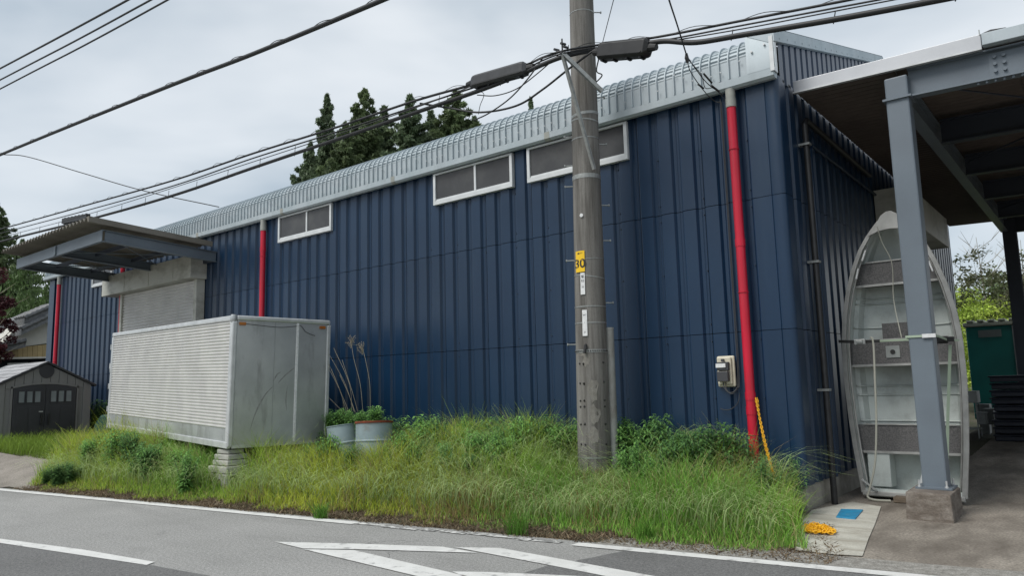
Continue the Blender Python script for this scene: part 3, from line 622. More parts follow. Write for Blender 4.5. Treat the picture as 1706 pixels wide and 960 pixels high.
for z, h, t_ in ((6.85, .006, 0), (5.33, .02, .02), (5.24, .01, -.02), (4.98, .008, 0), (4.43, .03, 0), (3.27, .006, .01), (3.03, .008, -.03), (2.62, .01, 0), (2.40, .01, 0), (.62, .012, 0)): band(z, h=h, tilt=t_)
pb = band(2.02, h=.022)
b = MB()
for a in np.linspace(-1.6, 1.6, 24):
    c = Vector(onp(a, 2.02, .0075)); b.box(c.x-.006, c.x+.006, c.y-.006, c.y+.006, 2.013, 2.027)
b.build('slot', m_ink, pb)
def plate(a0, a1, z0, z1, m, name, e=.012, **k):
    b = MB(); n = 7; A = [onp(a, z0, e) for a in np.linspace(a0, a1, n)]; B = [onp(a, z1, e) for a in np.linspace(a0, a1, n)]
    A2 = [onp(a, z0, e-.006) for a in np.linspace(a0, a1, n)]; B2 = [onp(a, z1, e-.006) for a in np.linspace(a0, a1, n)]
    b.strip(A, B); b.strip(A2, A); b.strip(B, B2); b.strip([A[0], A2[0]], [B[0], B2[0]]); b.strip([A2[-1], A[-1]], [B2[-1], B[-1]]); return b.build(name, m, up_, **k)
yp = plate(-.98, -.28, 3.09, 3.38, m_yellow, 'number_plate', label='yellow plate reading 30')
def text_on(txt, a, z, size, m, parent, e=.0135, bold=.0):
    cu = bpy.data.curves.new('lettering', 'FONT'); cu.body = txt; cu.size = size; cu.align_x = 'CENTER'; cu.align_y = 'CENTER'; cu.offset = bold; cu.resolution_u = 3
    o = bpy.data.objects.new('tmp', cu); COL.objects.link(o); dg = bpy.context.evaluated_depsgraph_get(); dg.update()
    me = bpy.data.meshes.new_from_object(o.evaluated_get(dg)); bpy.data.objects.remove(o); bpy.data.curves.remove(cu)
    b = MB(); vs = [onp(a + v.co.x/(pr_(z)), z+v.co.y, e) for v in me.vertices]; b.add(vs, [tuple(p.vertices) for p in me.polygons]); 
    bpy.data.meshes.remove(me); return b.build('lettering', m, parent)
text_on('30', -.63, 3.20, .17, m_ink, yp, bold=.004); text_on('N', -.72, 3.345, .032, m_ink, yp, bold=.003); text_on('NTT', -.55, 3.345, .03, m_ink, yp)
wp = plate(-.60, -.30, 2.78, 3.075, m_white, 'label_plate', label='narrow white label strip under the yellow plate')
text_on('電', -.45, 3.02, .045, m_ink, wp); text_on('柱', -.45, 2.965, .045, m_ink, wp); text_on('20', -.45, 2.88, .035, m_closure, wp)
wp2 = plate(-.53, -.22, 2.22, 2.57, m_white, 'label_plate', label='white label strip lower on the pole')
text_on('847', -.375, 2.50, .032, m_closure, wp2); text_on('1', -.375, 2.40, .03, m_closure, wp2); text_on('21', -.375, 2.27, .03, m_closure, wp2)
b = MB(); c = Vector(onp(-.42, 3.87, .0)); d = Vector(onp(-.42, 3.87, .015)); b.tube([c, d], .025, 12); b.build('round_tag', m_white, up_)
b = MB(); b.strip([onp(a, 1.0, .002) for a in (-.2, 0, .2)], [onp(a, 1.5, .002) for a in (-.15, 0, .2)]); 
# chalky wear patches: irregular blots
def blot(a, z, ra, rz, seed):
    r_ = random.Random(seed); n = 14; rr = [r_.uniform(.6, 1.1) for _ in range(n)]
    b = MB(); vs = [onp(a, z, .0022)] + [onp(a+ra*rr[i]*math.cos(2*PI*i/n), z+rz*rr[i]*math.sin(2*PI*i/n), .0022) for i in range(n)]
    b.add(vs, [(0, i+1, (i+1) % n+1) for i in range(n)]); return b
for a, z, ra, rz, sd_ in ((.02, 1.50, .38, .17, 1), (.08, 1.18, .34, .15, 2), (-.05, .92, .42, .12, 3), (-.6, 1.98, .5, .03, 4), (-.35, 1.9, .3, .09, 5)): blot(a, z, ra, rz, sd_).build('chalk_patch', m_polew, up_)
# step bolts, nail holes
b = MB()
for z, s in ((6.9, 1), (5.62, 1), (4.93, 1), (4.63, -1), (4.05, 1), (5.05, -1), (4.33, -1), (3.55, 1), (3.28, -1), (2.68, 1), (2.12, -1)):
    c = Vector(pc(z)); ax = Vector((math.cos(YAW), -math.sin(YAW), 0))*s; ax.rotate(Matrix.Rotation(.12*s, 3, 'Z'))
    b.tube([c+ax*(pr_(z)-.02), c+ax*(pr_(z)+.10)], .009, 6); b.tube([c+ax*(pr_(z)+.10), c+ax*(pr_(z)+.115)], .019, 6)
b.build('step_bolt', m_zinc, up_)
b = MB()
for z in (1.86, 1.60, 1.36, 1.28, 1.05, .80):
    for a in (-.55, -.85, .75): 
        p0 = Vector(onp(a, z+random.uniform(-.03, .03), -.01)); p1 = Vector(onp(a, z, .008)); b.tube([p0, p1], .013, 6)
b.build('plug', m_black, up_)
b = MB(); b.tube([onp(-.32, 2.28-.17, .02), onp(-.32, 2.02+.03, .03)], .014, 8); b.tube([onp(-.34, 2.1, .02), onp(-.40, 1.99, .035)], .02, 8); b.build('hook', m_black, up_)
# bracket arms that hold the cable bundle
e0 = Vector(at(937, 88, 1, 7.75)); e1 = Vector(at(1003, 152, 1, 8.15))
b = MB(); b.bar(e0, e1, .05, .05); b.build('bracket_arm', m_zinc, up_)
s0 = Vector(at(990, 282, 1, 8.28)); b = MB(); b.bar(e0+Vector((0, .0, -.02)), s0, .04, .04); b.build('bracket_strut', m_zinc, up_)
b = MB()
for dx, dz in ((0, 0), (-.06, .03), (.05, .06), (.01, .12), (-.10, .07)): b.tube([e0+Vector((dx, -.04, dz)), e0+Vector((dx, .06, dz+.02))], .018, 8)
b.tube([e0, e0+Vector((0, 0, .2))], .012, 6); b.build('bracket_clamp', m_closure, up_)
# second short pole strapped beside it
b = MB(); b.tube([(-5.27, 8.62, 0), (-5.26, 8.62, 2.33)], .058, 18); b.tube([(-5.26, 8.62, 2.30), (-5.26, 8.62, 2.335)], .060, 18)
tag(b.build('marker_post', m_stub, None, autosmooth=40), 'short grey pipe post strapped to the side of the concrete utility pole', 'post')

# ------------------------------------------------------------------ cables
def spline(P, n=14):
    P = [Vector(p) for p in P]; Q = [P[0]*2-P[1]]+P+[P[-1]*2-P[-2]]; out = []
    for i in range(1, len(Q)-2):
        for k in range(n):
            t = k/n; a, b_, c, d = Q[i-1], Q[i], Q[i+1], Q[i+2]
            out.append(.5*((2*b_)+(-a+c)*t+(2*a-5*b_+4*c-d)*t*t+(-a+3*b_-3*c+d)*t**3))
    return out+[P[-1]]
def wire(px, r, label, name='overhead_cable', group=None, n=14, m=None, twist=0, cat='cable', hang=0, ext=None):
    P = [at(x, y, 1, Y) for x, y, Y in px]
    if ext:  # carry the run on past the frame
        P[0] = Vector(P[0]); 
    pts = spline(P, n); b = MB()
    b.tube(pts, r, 7)
    if twist:      # lashing wire wound round the cable
        L_ = 0; tp = []; 
        for i in range(len(pts)-1):
            seg = pts[i+1]-pts[i]; k = max(1, int(seg.length/.05)); 
            for j in range(k):
                p = pts[i]+seg*(j/k); L_ += seg.length/k; ph = L_*2*PI/.85; tp.append(p+Vector((0, math.cos(ph)*twist*.42, math.sin(ph)*twist*.42+twist*.3)))
        b.tube(tp, .0045, 4)
    if hang:
        acc = 0
        for i in range(len(pts)-1):
            acc += (pts[i+1]-pts[i]).length
            if acc > 1.1: acc = 0; b.tube([pts[i]-Vector((0, 0, r+.015)), pts[i]+Vector((0.03, 0, hang))], .006, 4)
    return tag(b.build(name, m or m_cable, None, autosmooth=60), label, cat, group)
# three thin power lines crossing the top left corner
wire([(-260, 252, 3.2), (0, 114, 3.2), (106, 57.5, 3.2), (212, 0, 3.2), (330, -66, 3.2)], .012, 'uppermost of the three thin power lines in the top left corner of the sky', 'power_line', n=4)
wire([(-260, 269, 3.4), (0, 133, 3.4), (125, 68, 3.4), (250, 0, 3.4), (360, -60, 3.4)], .011, 'middle of the three thin power lines in the top left corner of the sky', 'power_line', n=4)
wire([(-260, 285, 3.6), (0, 148, 3.6), (139, 76, 3.6), (278, 0, 3.6), (400, -68, 3.6)], .011, 'lowest of the three thin power lines in the top left corner of the sky', 'power_line', n=4)
wire([(-220, 352, 4.6), (0, 258, 4.6), (262, 151, 4.6), (420, 90, 4.6), (643, -3, 4.6), (760, -55, 4.6)], .026, 'thick black cable wound with thin wire, alone across the upper left sky', twist=.055)
wire([(-60, 250, 7.2), (0, 257, 7.2), (45, 261, 7.6), (140, 289, 8.2), (240, 318, 9), (365, 345, 10.2)], .013, 'thin drop cable sloping down from the left sky to the warehouse roof', n=10)
# bundle left of the pole
wire([(-150, 445, 7.75), (0, 403, 7.75), (150, 365, 7.75), (290, 325, 7.75), (420, 280, 7.75), (640, 205, 7.75), (800, 150, 7.75), (870, 122, 7.75), (932, 96, 7.75), (985, 84, 8.2), (1005, 84, 8.28)], .032, 'thickest lower cable of the bundle running left from the utility pole', hang=.14)
wire([(-150, 422, 7.75), (0, 382, 7.75), (150, 340, 7.75), (290, 300, 7.75), (420, 256, 7.75), (560, 212, 7.75), (690, 168, 7.75), (790, 140, 7.75)], .020, 'upper lashed cable of the bundle running left to the grey splice case', twist=.07)
wire([(-150, 430, 7.77), (0, 389, 7.77), (150, 349, 7.77), (290, 309, 7.77), (420, 264, 7.77), (560, 220, 7.77), (690, 178, 7.77), (800, 142, 7.77)], .014, 'second thin cable just beneath the upper lashed cable left of the pole')
wire([(-150, 436, 7.7), (0, 396, 7.7), (150, 356, 7.7), (420, 270, 7.7), (690, 180, 7.7), (840, 120, 7.7), (935, 86, 7.75)], .008, 'bare support wire between the cables left of the utility pole', 'support_wire')
wire([(878, 108, 7.75), (905, 95, 7.75), (940, 84, 7.75), (1000, 74, 8.2), (1090, 62, 8.0), (1240, 33, 8.0), (1400, 2, 8.0), (1500, -18, 8.0)], .016, 'upper lashed cable passing behind the pole top and off to the right', twist=.06)
wire([(878, 114, 7.75), (905, 100, 7.75), (940, 88, 7.75), (1000, 78, 8.2), (1090, 69, 8.0), (1240, 41, 8.0), (1480, -4, 8.0)], .011, 'middle thin cable of the bundle running right from the pole')
wire([(1080, 74, 8.0), (1240, 47, 8.0), (1360, 24, 8.0), (1500, -3, 8.0)], .008, 'lowest thin wire of the bundle running right from the black splice box')
wire([(1082, 71, 8.0), (1110, 68, 8.0), (1160, 70, 8.0), (1240, 57, 8.0), (1400, 30, 8.0), (1580, -4, 8.0), (1700, -30, 8.0)], .034, 'thick black cable leaving the splice box towards the right', hang=.08)
# loops round the pole
wire([(1078, 68, 8.2), (1010, 74, 8.2), (960, 105, 8.0), (905, 148, 7.8), (860, 176, 7.8), (800, 187, 7.8), (750, 180, 7.8), (700, 172, 7.8)], .015, 'long slack cable looping down left from the pole to the bundle', n=10)
wire([(905, 95, 7.75), (880, 130, 7.7), (850, 163, 7.7), (815, 188, 7.7), (790, 200, 7.75)], .010, 'short drop wire hanging behind the grey splice case', n=10)
wire([(930, 92, 7.75), (893, 124, 7.7), (860, 148, 7.7), (825, 159, 7.7), (795, 158, 7.75)], .008, 'thin slack wire curving under the grey splice case', n=10)
wire([(790, 150, 7.75), (806, 156, 7.75), (800, 175, 7.75), (797, 190, 7.75)], .005, 'tiny tie wire dangling under the left end of the splice case', n=6)
wire([(998, 95, 8.2), (994, 118, 8.2), (1003, 125, 8.2), (992, 138, 8.25)], .009, 'small wire pigtail hanging at the right side of the pole', n=8)
wire([(1030, -30, 6.5), (1022, 0, 6.9), (1004, 70, 8.1)], .005, 'very thin wire rising from the pole beside the black splice box', n=4)
wire([(1105, -36, 5.5), (1115, 0, 6.2), (1128, 40, 7.2), (1144, 92, 8.3)], .009, 'thin service wire coming down from above to the insulator by the gutter', n=6)
wire([(1144, 92, 8.3), (1160, 116, 8.6), (1180, 140, 8.9), (1205, 158, 9.1)], .006, 'upper strand of the service wire splayed towards the red pipe top', n=6)
wire([(1144, 92, 8.3), (1150, 118, 8.6), (1172, 150, 8.9), (1190, 168, 9.1), (1202, 170, 9.12)], .006, 'lower strand of the service wire looping under the gutter', n=8)
wire([(1144, 96, 8.3), (1168, 124, 8.7), (1175, 146, 8.95), (1190, 147, 9.05), (1207, 165, 9.12)], .005, 'middle strand of the service wire with a small kink', n=8)
b = MB(); c = Vector(at(1144, 96, 1, 8.3)); b.tube([c+Vector((0, 0, .06)), c, c-Vector((0, -.02, .06))], [.015, .028, .018], 8)
tag(b.build('wire_insulator', m_closure), 'small dark insulator where the service wire splits above the gutter', 'insulator')
for i, (xa, ya_, xb, yb_) in enumerate(((1172, 122, 1186, 138), (1163, 140, 1172, 147), (1185, 142, 1198, 152))):
    b = MB(); b.tube([at(xa, ya_, 1, 8.85), at(xb, yb_, 1, 9.0)], .013, 6)
    tag(b.build('wire_sleeve', m_black), ('uppermost dark sleeve on the splayed service wires', 'leftmost dark sleeve on the splayed service wires', 'sleeve nearest the red pipe on the splayed service wires')[i], 'wire sleeve')
# splice cases
def closure(p0, p1, r, h, name, label, m, sag=0):
    p0, p1 = Vector(p0), Vector(p1); d = (p1-p0).normalized(); L_ = (p1-p0).length
    t = thing(name, p0, label, 'splice case'); b = MB()
    sec = [(-1, -.75), (-.6, -1), (.6, -1), (1, -.75), (1, .7), (.7, 1), (-.7, 1), (-1, .7)]
    rgt = d.cross(Vector((0, 0, 1))).normalized(); upv = rgt.cross(d); rings = []
    for f_, s_k in ((0, .55), (.05, .95), (.10, 1), (.9, 1), (.95, .95), (1, .55)):
        c = p0+d*L_*f_; rings += [c+rgt*u*r*s_k+upv*v*h*s_k for u, v in sec]
    n = 8; b.add(rings, [(i*n+k, i*n+(k+1) % n, (i+1)*n+(k+1) % n, (i+1)*n+k) for i in range(5) for k in range(n)]+[tuple(range(n))[::-1], tuple(5*n+k for k in range(n))])
    b.build('case', m, t, bevel=.006)
    b = MB()
    for f_ in (.12, .34, .62, .88): c = p0+d*L_*f_; b.bar(c-upv*(h+.006)-rgt*r*.55, c-upv*(h+.006)+rgt*r*.55, .035, .022)
    b.bar(p0+d*.06-upv*(h*.62), p1-d*.06-upv*(h*.62), r*2.14, .018)
    b.build('clamp_rib', m_black, t)
    b = MB()
    for c, e in ((p0, -1), (p1, 1)): b.tube([c, c+d*e*.10], [.055, .04], 10)
    b.build('end_gland', m_black, t)
closure(at(787, 139, 1, 7.75), at(880, 113, 1, 7.75), .085, .095, 'splice_case', 'rounded dark grey cable splice case slung left of the utility pole', m_closure)
closure(at(999, 87, 1, 8.1), at(1083, 79, 1, 8.0), .10, .115, 'splice_case', 'black ribbed cable splice box just right of the utility pole', m_black)
b = MB(); p0, p1 = Vector(at(106, 369, 1, 7.75)), Vector(at(147, 361, 1, 7.75)); n = 7
for i in range(n): 
    c = p0.lerp(p1, (i+.5)/n); b.tube([c-Vector((.05, 0, .07)), c+Vector((.05, 0, .07))], .05, 8); b.tube([c-Vector((.09, 0, -.07)), c+Vector((.02, 0, -.07))], .03, 6)
b.bar(p0, p1, .10, .14); tag(b.build('cable_coil', m_black), 'bundled dark cable block on the lines above the left canopy corner', 'cable block')

# ------------------------------------------------------------------ meter box on the wall
mb = thing('meter_box', (-3.9, 9.26, 1.69), 'cream electric meter board with dark breaker fixed to the blue wall', 'meter box')
b = MB(); b.box(-4.03, -3.79, 9.24, 9.283, 1.50, 1.90); b.build('back_board', m_cream, mb, bevel=.02)
b = MB(); b.box(-4.015, -3.82, 9.205, 9.238, 1.53, 1.885); b.build('board', m_cream, mb, bevel=.015)
b = MB(); b.box(-3.99, -3.845, 9.13, 9.204, 1.57, 1.70); b.build('breaker', m_breaker, mb, bevel=.006)
b = MB(); b.box(-3.995, -3.84, 9.15, 9.204, 1.712, 1.82); b.build('breaker_cover', m_closure, mb, bevel=.006)
b = MB(); b.box(-4.0, -3.87, 9.135, 9.149, 1.75, 1.80); b.build('label_strip', m_white, mb)
b = MB(); b.box(-3.935, -3.905, 9.16, 9.204, 1.825, 1.86); b.build('knob', m_breaker, mb)
def cab(pts, r, lab):
    b = MB(); b.tube(spline(pts, 8), r, 6); return tag(b.build('wall_cable', m_closure), lab, 'cable')
cab([(-3.93, 9.19, 1.56), (-3.92, 9.17, 1.50), (-3.86, 9.17, 1.43), (-3.78, 9.18, 1.45), (-3.755, 9.24, 1.58), (-3.755, 9.25, 2.4), (-3.755, 9.25, 3.6), (-3.75, 9.24, 5.35)], .007, 'grey cable looping from meter board and climbing behind the red pipe')
cab([(-3.90, 9.19, 1.56), (-3.89, 9.17, 1.47), (-3.82, 9.17, 1.41), (-3.765, 9.2, 1.48), (-3.74, 9.25, 1.65), (-3.74, 9.25, 3.0), (-3.74, 9.25, 5.3)], .006, 'inner grey cable looping below the meter board beside the pipe')
cab([(-4.02, 9.25, 1.22), (-3.95, 9.24, 1.205), (-3.86, 9.23, 1.22), (-3.77, 9.23, 1.30), (-3.745, 9.25, 1.42)], .006, 'loose frayed wire end curling on the wall below the meter board')

# ------------------------------------------------------------------ yellow chain
def chain(pts, label, sc_=.72):
    pts = spline(pts, 40); b = MB(); acc = 0; last = pts[0]; k = 0
    step = .038*sc_
    for i in range(1, len(pts)):
        while (pts[i]-last).length >= step:
            d = (pts[i]-last).normalized(); last = last+d*step
            u = Vector((0, 0, 1)) if abs(d.z) < .9 else Vector((1, 0, 0)); u = d.cross(u).normalized(); w = d.cross(u)
            if k % 2: u = w
            a_, b_ = .028*sc_, .016*sc_
            ring = [last+d*a_*math.cos(t)+u*b_*math.sin(t) for t in np.linspace(0, 2*PI, 9)]
            b.tube(ring, .0055*sc_, 5, cap=False); k += 1
    return tag(b.build('yellow_chain', m_ychain, None, smooth=True), label, 'chain')
chain([(-3.49, 9.10, 1.37), (-3.43, 9.04, 1.12), (-3.35, 8.97, .80), (-3.26, 8.92, .45), (-3.22, 8.9, .30)], 'yellow plastic chain hanging from the red downpipe into the grass')
chain([(-3.48, 9.13, 1.37), (-3.44, 9.07, 1.08), (-3.36, 8.98, .76), (-3.28, 8.94, .46), (-3.25, 8.92, .30)], 'second strand of yellow plastic chain just left beside the hanging one')
hp = at(1362, 886, 2, 0.02); pts = []
r_ = random.Random(3)
for i in range(80):
    a = r_.uniform(0, 2*PI); rr = r_.uniform(0, .17); pts.append((hp[0]+rr*math.cos(a)*1.15, hp[1]+rr*math.sin(a)*1.0, .03+.06*(1-rr/.17)*r_.random()+.01))
chain(pts, 'heap of yellow plastic chain lying at the slab edge by the grass', .85)
# blue cover
b = MB(); q = [at(x, y, 2, .02) for x, y in ((1401, 849), (1438, 850), (1425, 865), (1393, 862))]
b.hexa([(p[0], p[1], .008) for p in (q[3], q[2], q[1], q[0])], [(p[0], p[1], .024) for p in (q[3], q[2], q[1], q[0])])
tag(b.build('blue_hatch', m_bluemat, bevel=.003), 'small square blue hatch cover on the pale slab', 'hatch cover')

# ------------------------------------------------------------------ boat, stood on its transom
bt = thing('rowing_boat', (-2.135, 10.62, .05), 'grey aluminium rowing boat stood upright on its stern behind the steel column', 'boat', rot=(math.radians(-2.0), 0, 0))
HB = 3.70
OUT = [(0, .575), (.25, .60), (.6, .64), (1.0, .672), (1.5, .695), (2.0, .690), (2.35, .655), (2.7, .585), (3.0, .495), (3.25, .39), (3.45, .265), (3.58, .16), (3.70, .05)]
def ow(v): return float(np.interp(v, [a for a, _ in OUT], [b for _, b in OUT]))
vs_ = [0, .06, .2, .4, .6, .9, 1.2, 1.5, 1.8, 2.1, 2.4, 2.65, 2.85, 3.05, 3.2, 3.35, 3.48, 3.6, 3.70]
def dep(v): return .50 + .03*math.sin(v) - .0*v
def sec(v, k=0.0):    # cross section: (u, w) left gunwale to right gunwale, w = depth away from viewer
    o = ow(v)-k; f_ = 1-sst(2.5, 3.7, v)*.75
    d = dep(v)*(1-.25*sst(3.2, 3.7, v))-k
    h = [(o, 0), (o*.985, .09), (o*.965, .10), (o*.94, d*.55), (o*.86, d*.60), (o*.80, d*.86), (o*.55, d*.93), (o*.25, d*.98), (0, d*1.0)]
    return [(-u, w) for u, w in h] + [(u, w) for u, w in h[::-1][1:]]
def hull(k, flip):
    b = MB(); R = [[(u, w, v) for u, w in sec(v, k)] for v in vs_]; n = len(R[0])
    vv = [q for r in R for q in r]; fs = [(i*n+j, i*n+j+1, (i+1)*n+j+1, (i+1)*n+j) for i in range(len(R)-1) for j in range(n-1)]
    if flip: fs = [f[::-1] for f in fs]
    b.add(vv, fs); return b
b = hull(0, False); b2 = hull(.012, True); b.add(b2.v, b2.f)
hu = b.build('hull', m_boat, bt, local=True, autosmooth=30)
# floor ribs and seams pressed into the hull
for v in (.95, 1.30, 1.42, 2.22, 2.55, 2.62):
    s_i = sec(v, .014)[3:-3]; b = MB()
    b.tube([(u, w-.006, v) for u, w in s_i], .012, 6)
    b.build('hull_rib', m_boat, hu, local=True, smooth=True)
# gunwale: rolled edge, both sides
for sg in (-1, 1):
    b = MB(); P = [Vector((sg*ow(v), 0, v)) for v in np.linspace(0.03, 3.62, 40)]
    A = [p+Vector((sg*.022, -.012, 0)) for p in P]; B = [p+Vector((-sg*.035, -.016, 0)) for p in P]; C = [p+Vector((-sg*.035, .03, 0)) for p in P]; D = [p+Vector((sg*.022, .045, 0)) for p in P]
    for u, w in ((A, B), (B, C), (C, D), (D, A)): b.strip(u, w)
    b.build('gunwale', m_boatrim, bt, local=True, autosmooth=40)
    b = MB(); P = [Vector((sg*(ow(v)-.055), .05, v)) for v in np.linspace(0.1, 3.3, 34)]; b.tube(P, .014, 6)
    b.build('inner_rail', m_boatrim, bt, local=True, smooth=True)
# oar blocks near the bow
b = MB()
for sg in (-1, 1):
    for v in (2.93, 3.17): b.bar((sg*(ow(v)-.055), -.012, v-.07), (sg*(ow(v+.12)-.05), -.012, v+.07), .018, .03, (0, 1, 0))
b.build('oarlock_pad', m_white, bt, local=True)
# bow deck
b = MB(); top = [(-.27, 3.42), (-.24, 3.45), (-.17, 3.56), (-.10, 3.68), (-.03, 3.73), (.04, 3.73), (.11, 3.68), (.18, 3.56), (.25, 3.45), (.28, 3.42), (.14, 3.475), (0, 3.49), (-.14, 3.475)]
b.prism(top, 1, -.03, .0); b.build('bow_deck', m_boatrim, bt, local=True, bevel=.006)
# benches: carpeted top faces the camera's left-hand side, box under it
def bench(v0, v1, d0, carpet=True, w0=.0):
    wv = ow((v0+v1)/2)*.93; t = thing_part = None
    b = MB(); b.hexa([(-ow(v0)*.93, d0, v0), (ow(v0)*.93, d0, v0), (ow(v0)*.93, d0+.27, v0), (-ow(v0)*.93, d0+.27, v0)], [(-ow(v1)*.93, d0, v1), (ow(v1)*.93, d0, v1), (ow(v1)*.93, d0+.27, v1), (-ow(v1)*.93, d0+.27, v1)])
    t = b.build('bench', m_carpet, bt, local=True)
    b = MB(); b.bar((-ow(v0)*.935, d0-.012, v0-.012), (ow(v0)*.935, d0-.012, v0-.012), .03, .03); b.bar((-ow(v1)*.80, d0-.006, v1+.008), (ow(v1)*.80, d0-.006, v1+.008), .02, .016)
    b.build('bench_edge', m_boatrim, t, local=True)
    return t
bench(2.78, 3.08, .14); mid = bench(1.70, 2.02, .14); bench(.56, .90, .14)
b = MB(); b.box(-.20, -.03, .128, .138, 1.78, 1.94); b.build('mast_plate', m_greyobj, mid, local=True, bevel=.004)
b = MB(); b.tube([(-.115, .118, 1.86), (-.115, .127, 1.86)], .03, 12); b.build('mast_socket', m_ink, mid, local=True)
b = MB(); b.box(-.26, .10, .30, .33, 2.02, 2.26); b.build('floor_carpet', m_carpet, bt, local=True)
b = MB(); b.box(-.53, -.26, .13, .42, .10, .54); b.build('stern_box', m_boat, bt, local=True, bevel=.01)
# transom
b = MB(); s0_ = sec(0); b.prism([(u, w) for u, w in s0_], 2, -.012, .02); b.box(-.56, .56, -.015, .02, 0, .09); b.build('transom', m_boat, bt, local=True)
b = MB(); b.box(-.58, .58, -.045, -.015, .0, .055); b.build('transom_cap', m_boatrim, bt, local=True, bevel=.006)
b = MB(); b.bar((-.575, -.05, .20), (-.40, -.05, .06), .03, .02); b.build('corner_brace', m_trim, bt, local=True); b = MB(); b.bar((.10, -.05, .10), (.17, -.03, .36), .05, .012, (0, 1, 0)); b.bar((-.02, -.052, .06), (.30, -.052, .085), .045, .02); b.build('corner_brace', m_trim, bt, local=True)
# rope, straps
b = MB(); b.tube(spline([Vector(at(x, y, 1, Y)) for x, y, Y in ((1461, 377, 10.5), (1470, 405, 10.6), (1486, 440, 10.7), (1489, 500, 10.8), (1502, 563, 10.65))], 8), .006, 5)
tag(b.build('painter_rope', m_rope), 'thin cord hanging from the bow down inside the upright boat', 'rope')
b = MB(); b.tube(spline([Vector(at(x, y, 1, Y)) for x, y, Y in ((1450, 562, 10.48), (1455, 572, 10.48), (1458, 640, 10.45), (1460, 700, 10.45), (1458, 770, 10.45), (1449, 815, 10.45))]+[Vector((-2.62, 10.44, .05)), Vector((-2.52, 10.40, .025)), Vector((-2.35, 10.42, .025))], 10), .013, 7)
tag(b.build('mooring_rope', m_rope), 'pale rope hanging down the inside of the boat to the ground', 'rope')
def strap(P, w, m, label):
    b = MB(); 
    for i in range(len(P)-1): b.bar(P[i], P[i+1], .006, w)
    return tag(b.build('ratchet_strap', m), label, 'strap')
sl_ = [Vector(at(1397, 569, 1, 10.55)), Vector(at(1425, 570, 1, 10.50)), Vector(at(1455, 569, 1, 10.48)), Vector(at(1466, 568.5, 1, 10.47))]
strap(sl_, .04, m_strapb, 'black webbing strap end with buckle across the left of the boat')
b = MB(); c = Vector(at(1433, 570, 1, 10.46)); b.box(c.x-.07, c.x+.07, c.y-.03, c.y+.0, c.z-.035, c.z+.035); b.box(c.x-.04, c.x+.04, c.y-.05, c.y-.03, c.z-.02, c.z+.02); tag(b.build('strap_buckle', m_zinc, bevel=.006), 'metal ratchet buckle on the left part of the boat strap', 'buckle')
sr_ = [Vector(at(1466, 568.5, 1, 10.47)), Vector((-1.86, 10.0, 2.02)), Vector((-1.865, 9.69, 2.04)), Vector((-1.565, 9.69, 2.04)), Vector((-1.57, 10.0, 2.04)), Vector(at(1580, 567, 1, 10.45)), Vector(at(1598, 567, 1, 10.6))]
strap(sr_, .026, m_strapg, 'pale green strap tying the boat to the steel column')
b = MB(); c = Vector((-1.62, 9.68, 2.04)); b.box(c.x-.07, c.x+.07, c.y-.01, c.y, c.z-.022, c.z+.022); tag(b.build('strap_label', m_white), 'small white tag on the green strap across the column', 'tag')
b = MB(); c = Vector(at(1572, 566, 1, 10.42)); b.box(c.x-.1, c.x+.05, c.y-.03, c.y+.0, c.z-.05, c.z+.04); b.box(c.x-.05, c.x+.12, c.y-.05, c.y-.03, c.z-.03, c.z+.03); tag(b.build('strap_buckle', m_black, bevel=.006), 'black ratchet buckle at the right edge of the boat', 'buckle')
strap([Vector(at(1583, 575, 1, 10.45)), Vector(at(1581, 640, 1, 10.45)), Vector(at(1579, 700, 1, 10.45)), Vector(at(1578, 772, 1, 10.45))], .034, m_strapg, 'loose green strap tail hanging down the right side of the boat') 
b = MB(); b.box(-2.32, -1.95, 10.42, 10.60, .005, .075); tag(b.build('wood_block', m_wood, bevel=.008), 'weathered wooden block under the stern of the upright boat', 'block')

# ------------------------------------------------------------------ aluminium truck box
LB, WB, HBX = 6.636, 1.70, 2.1
tb = thing('truck_box', (-10.88, 6.337, .715), 'ribbed aluminium truck box body set down on blocks in the grass', 'truck box', rot=(-.011, .025, -.14))
b = MB(); b.box(-LB+.03, -.03, .03, WB-.03, .05, HBX-.04); b.build('inner_box', m_dark, tb, local=True)
def boxside():
    b = MB(); pr = []; z = .30; p = .0535
    while z < HBX-.10:
        pr += [(.004, z), (-.006, z+.010), (-.014, z+.020), (-.014, z+.034), (-.006, z+.043), (.004, z+.05)]; z += p
    b.strip([(-LB+.09, y, z) for y, z in pr], [(-.10, y, z) for y, z in pr]); return b
boxside().build('ribbed_side_panel', m_alu, tb, local=True, autosmooth=25)
b = MB(); b.box(-LB+.09, -.10, -.002, .02, .10, .30); b.build('lower_side_panel', m_aluend, tb, local=True)
b = MB(); b.box(-LB, -.0, -.03, .03, .0, .10); b.build('bottom_rail', m_trim, tb, local=True, bevel=.008)
b = MB(); b.box(-LB, 0, -.028, .05, HBX-.09, HBX); b.box(-.05, .028, .05, WB, HBX-.075, HBX); b.box(-LB, 0, WB-.02, WB+.02, HBX-.09, HBX); b.build('top_rail', m_trim, tb, local=True, bevel=.02)
for xa, xb in ((-.10, .022), (-LB-.02, -LB+.09)):
    b = MB(); b.box(xa, xb, -.024, .06, .02, HBX-.09); b.build('corner_post', m_trim, tb, local=True, bevel=.02)
b = MB(); b.box(-.05, .02, WB-.05, WB+.02, .02, HBX-.08); b.build('corner_post', m_trim, tb, local=True, bevel=.015)
b = MB(); b.tube([(-.03, 0.01, HBX-.10), (-.03, .01, HBX-.05), (-.03, .01, HBX+.012)], [.05, .062, .045], 12); b.build('corner_cap', m_aluend, tb, local=True, autosmooth=50)
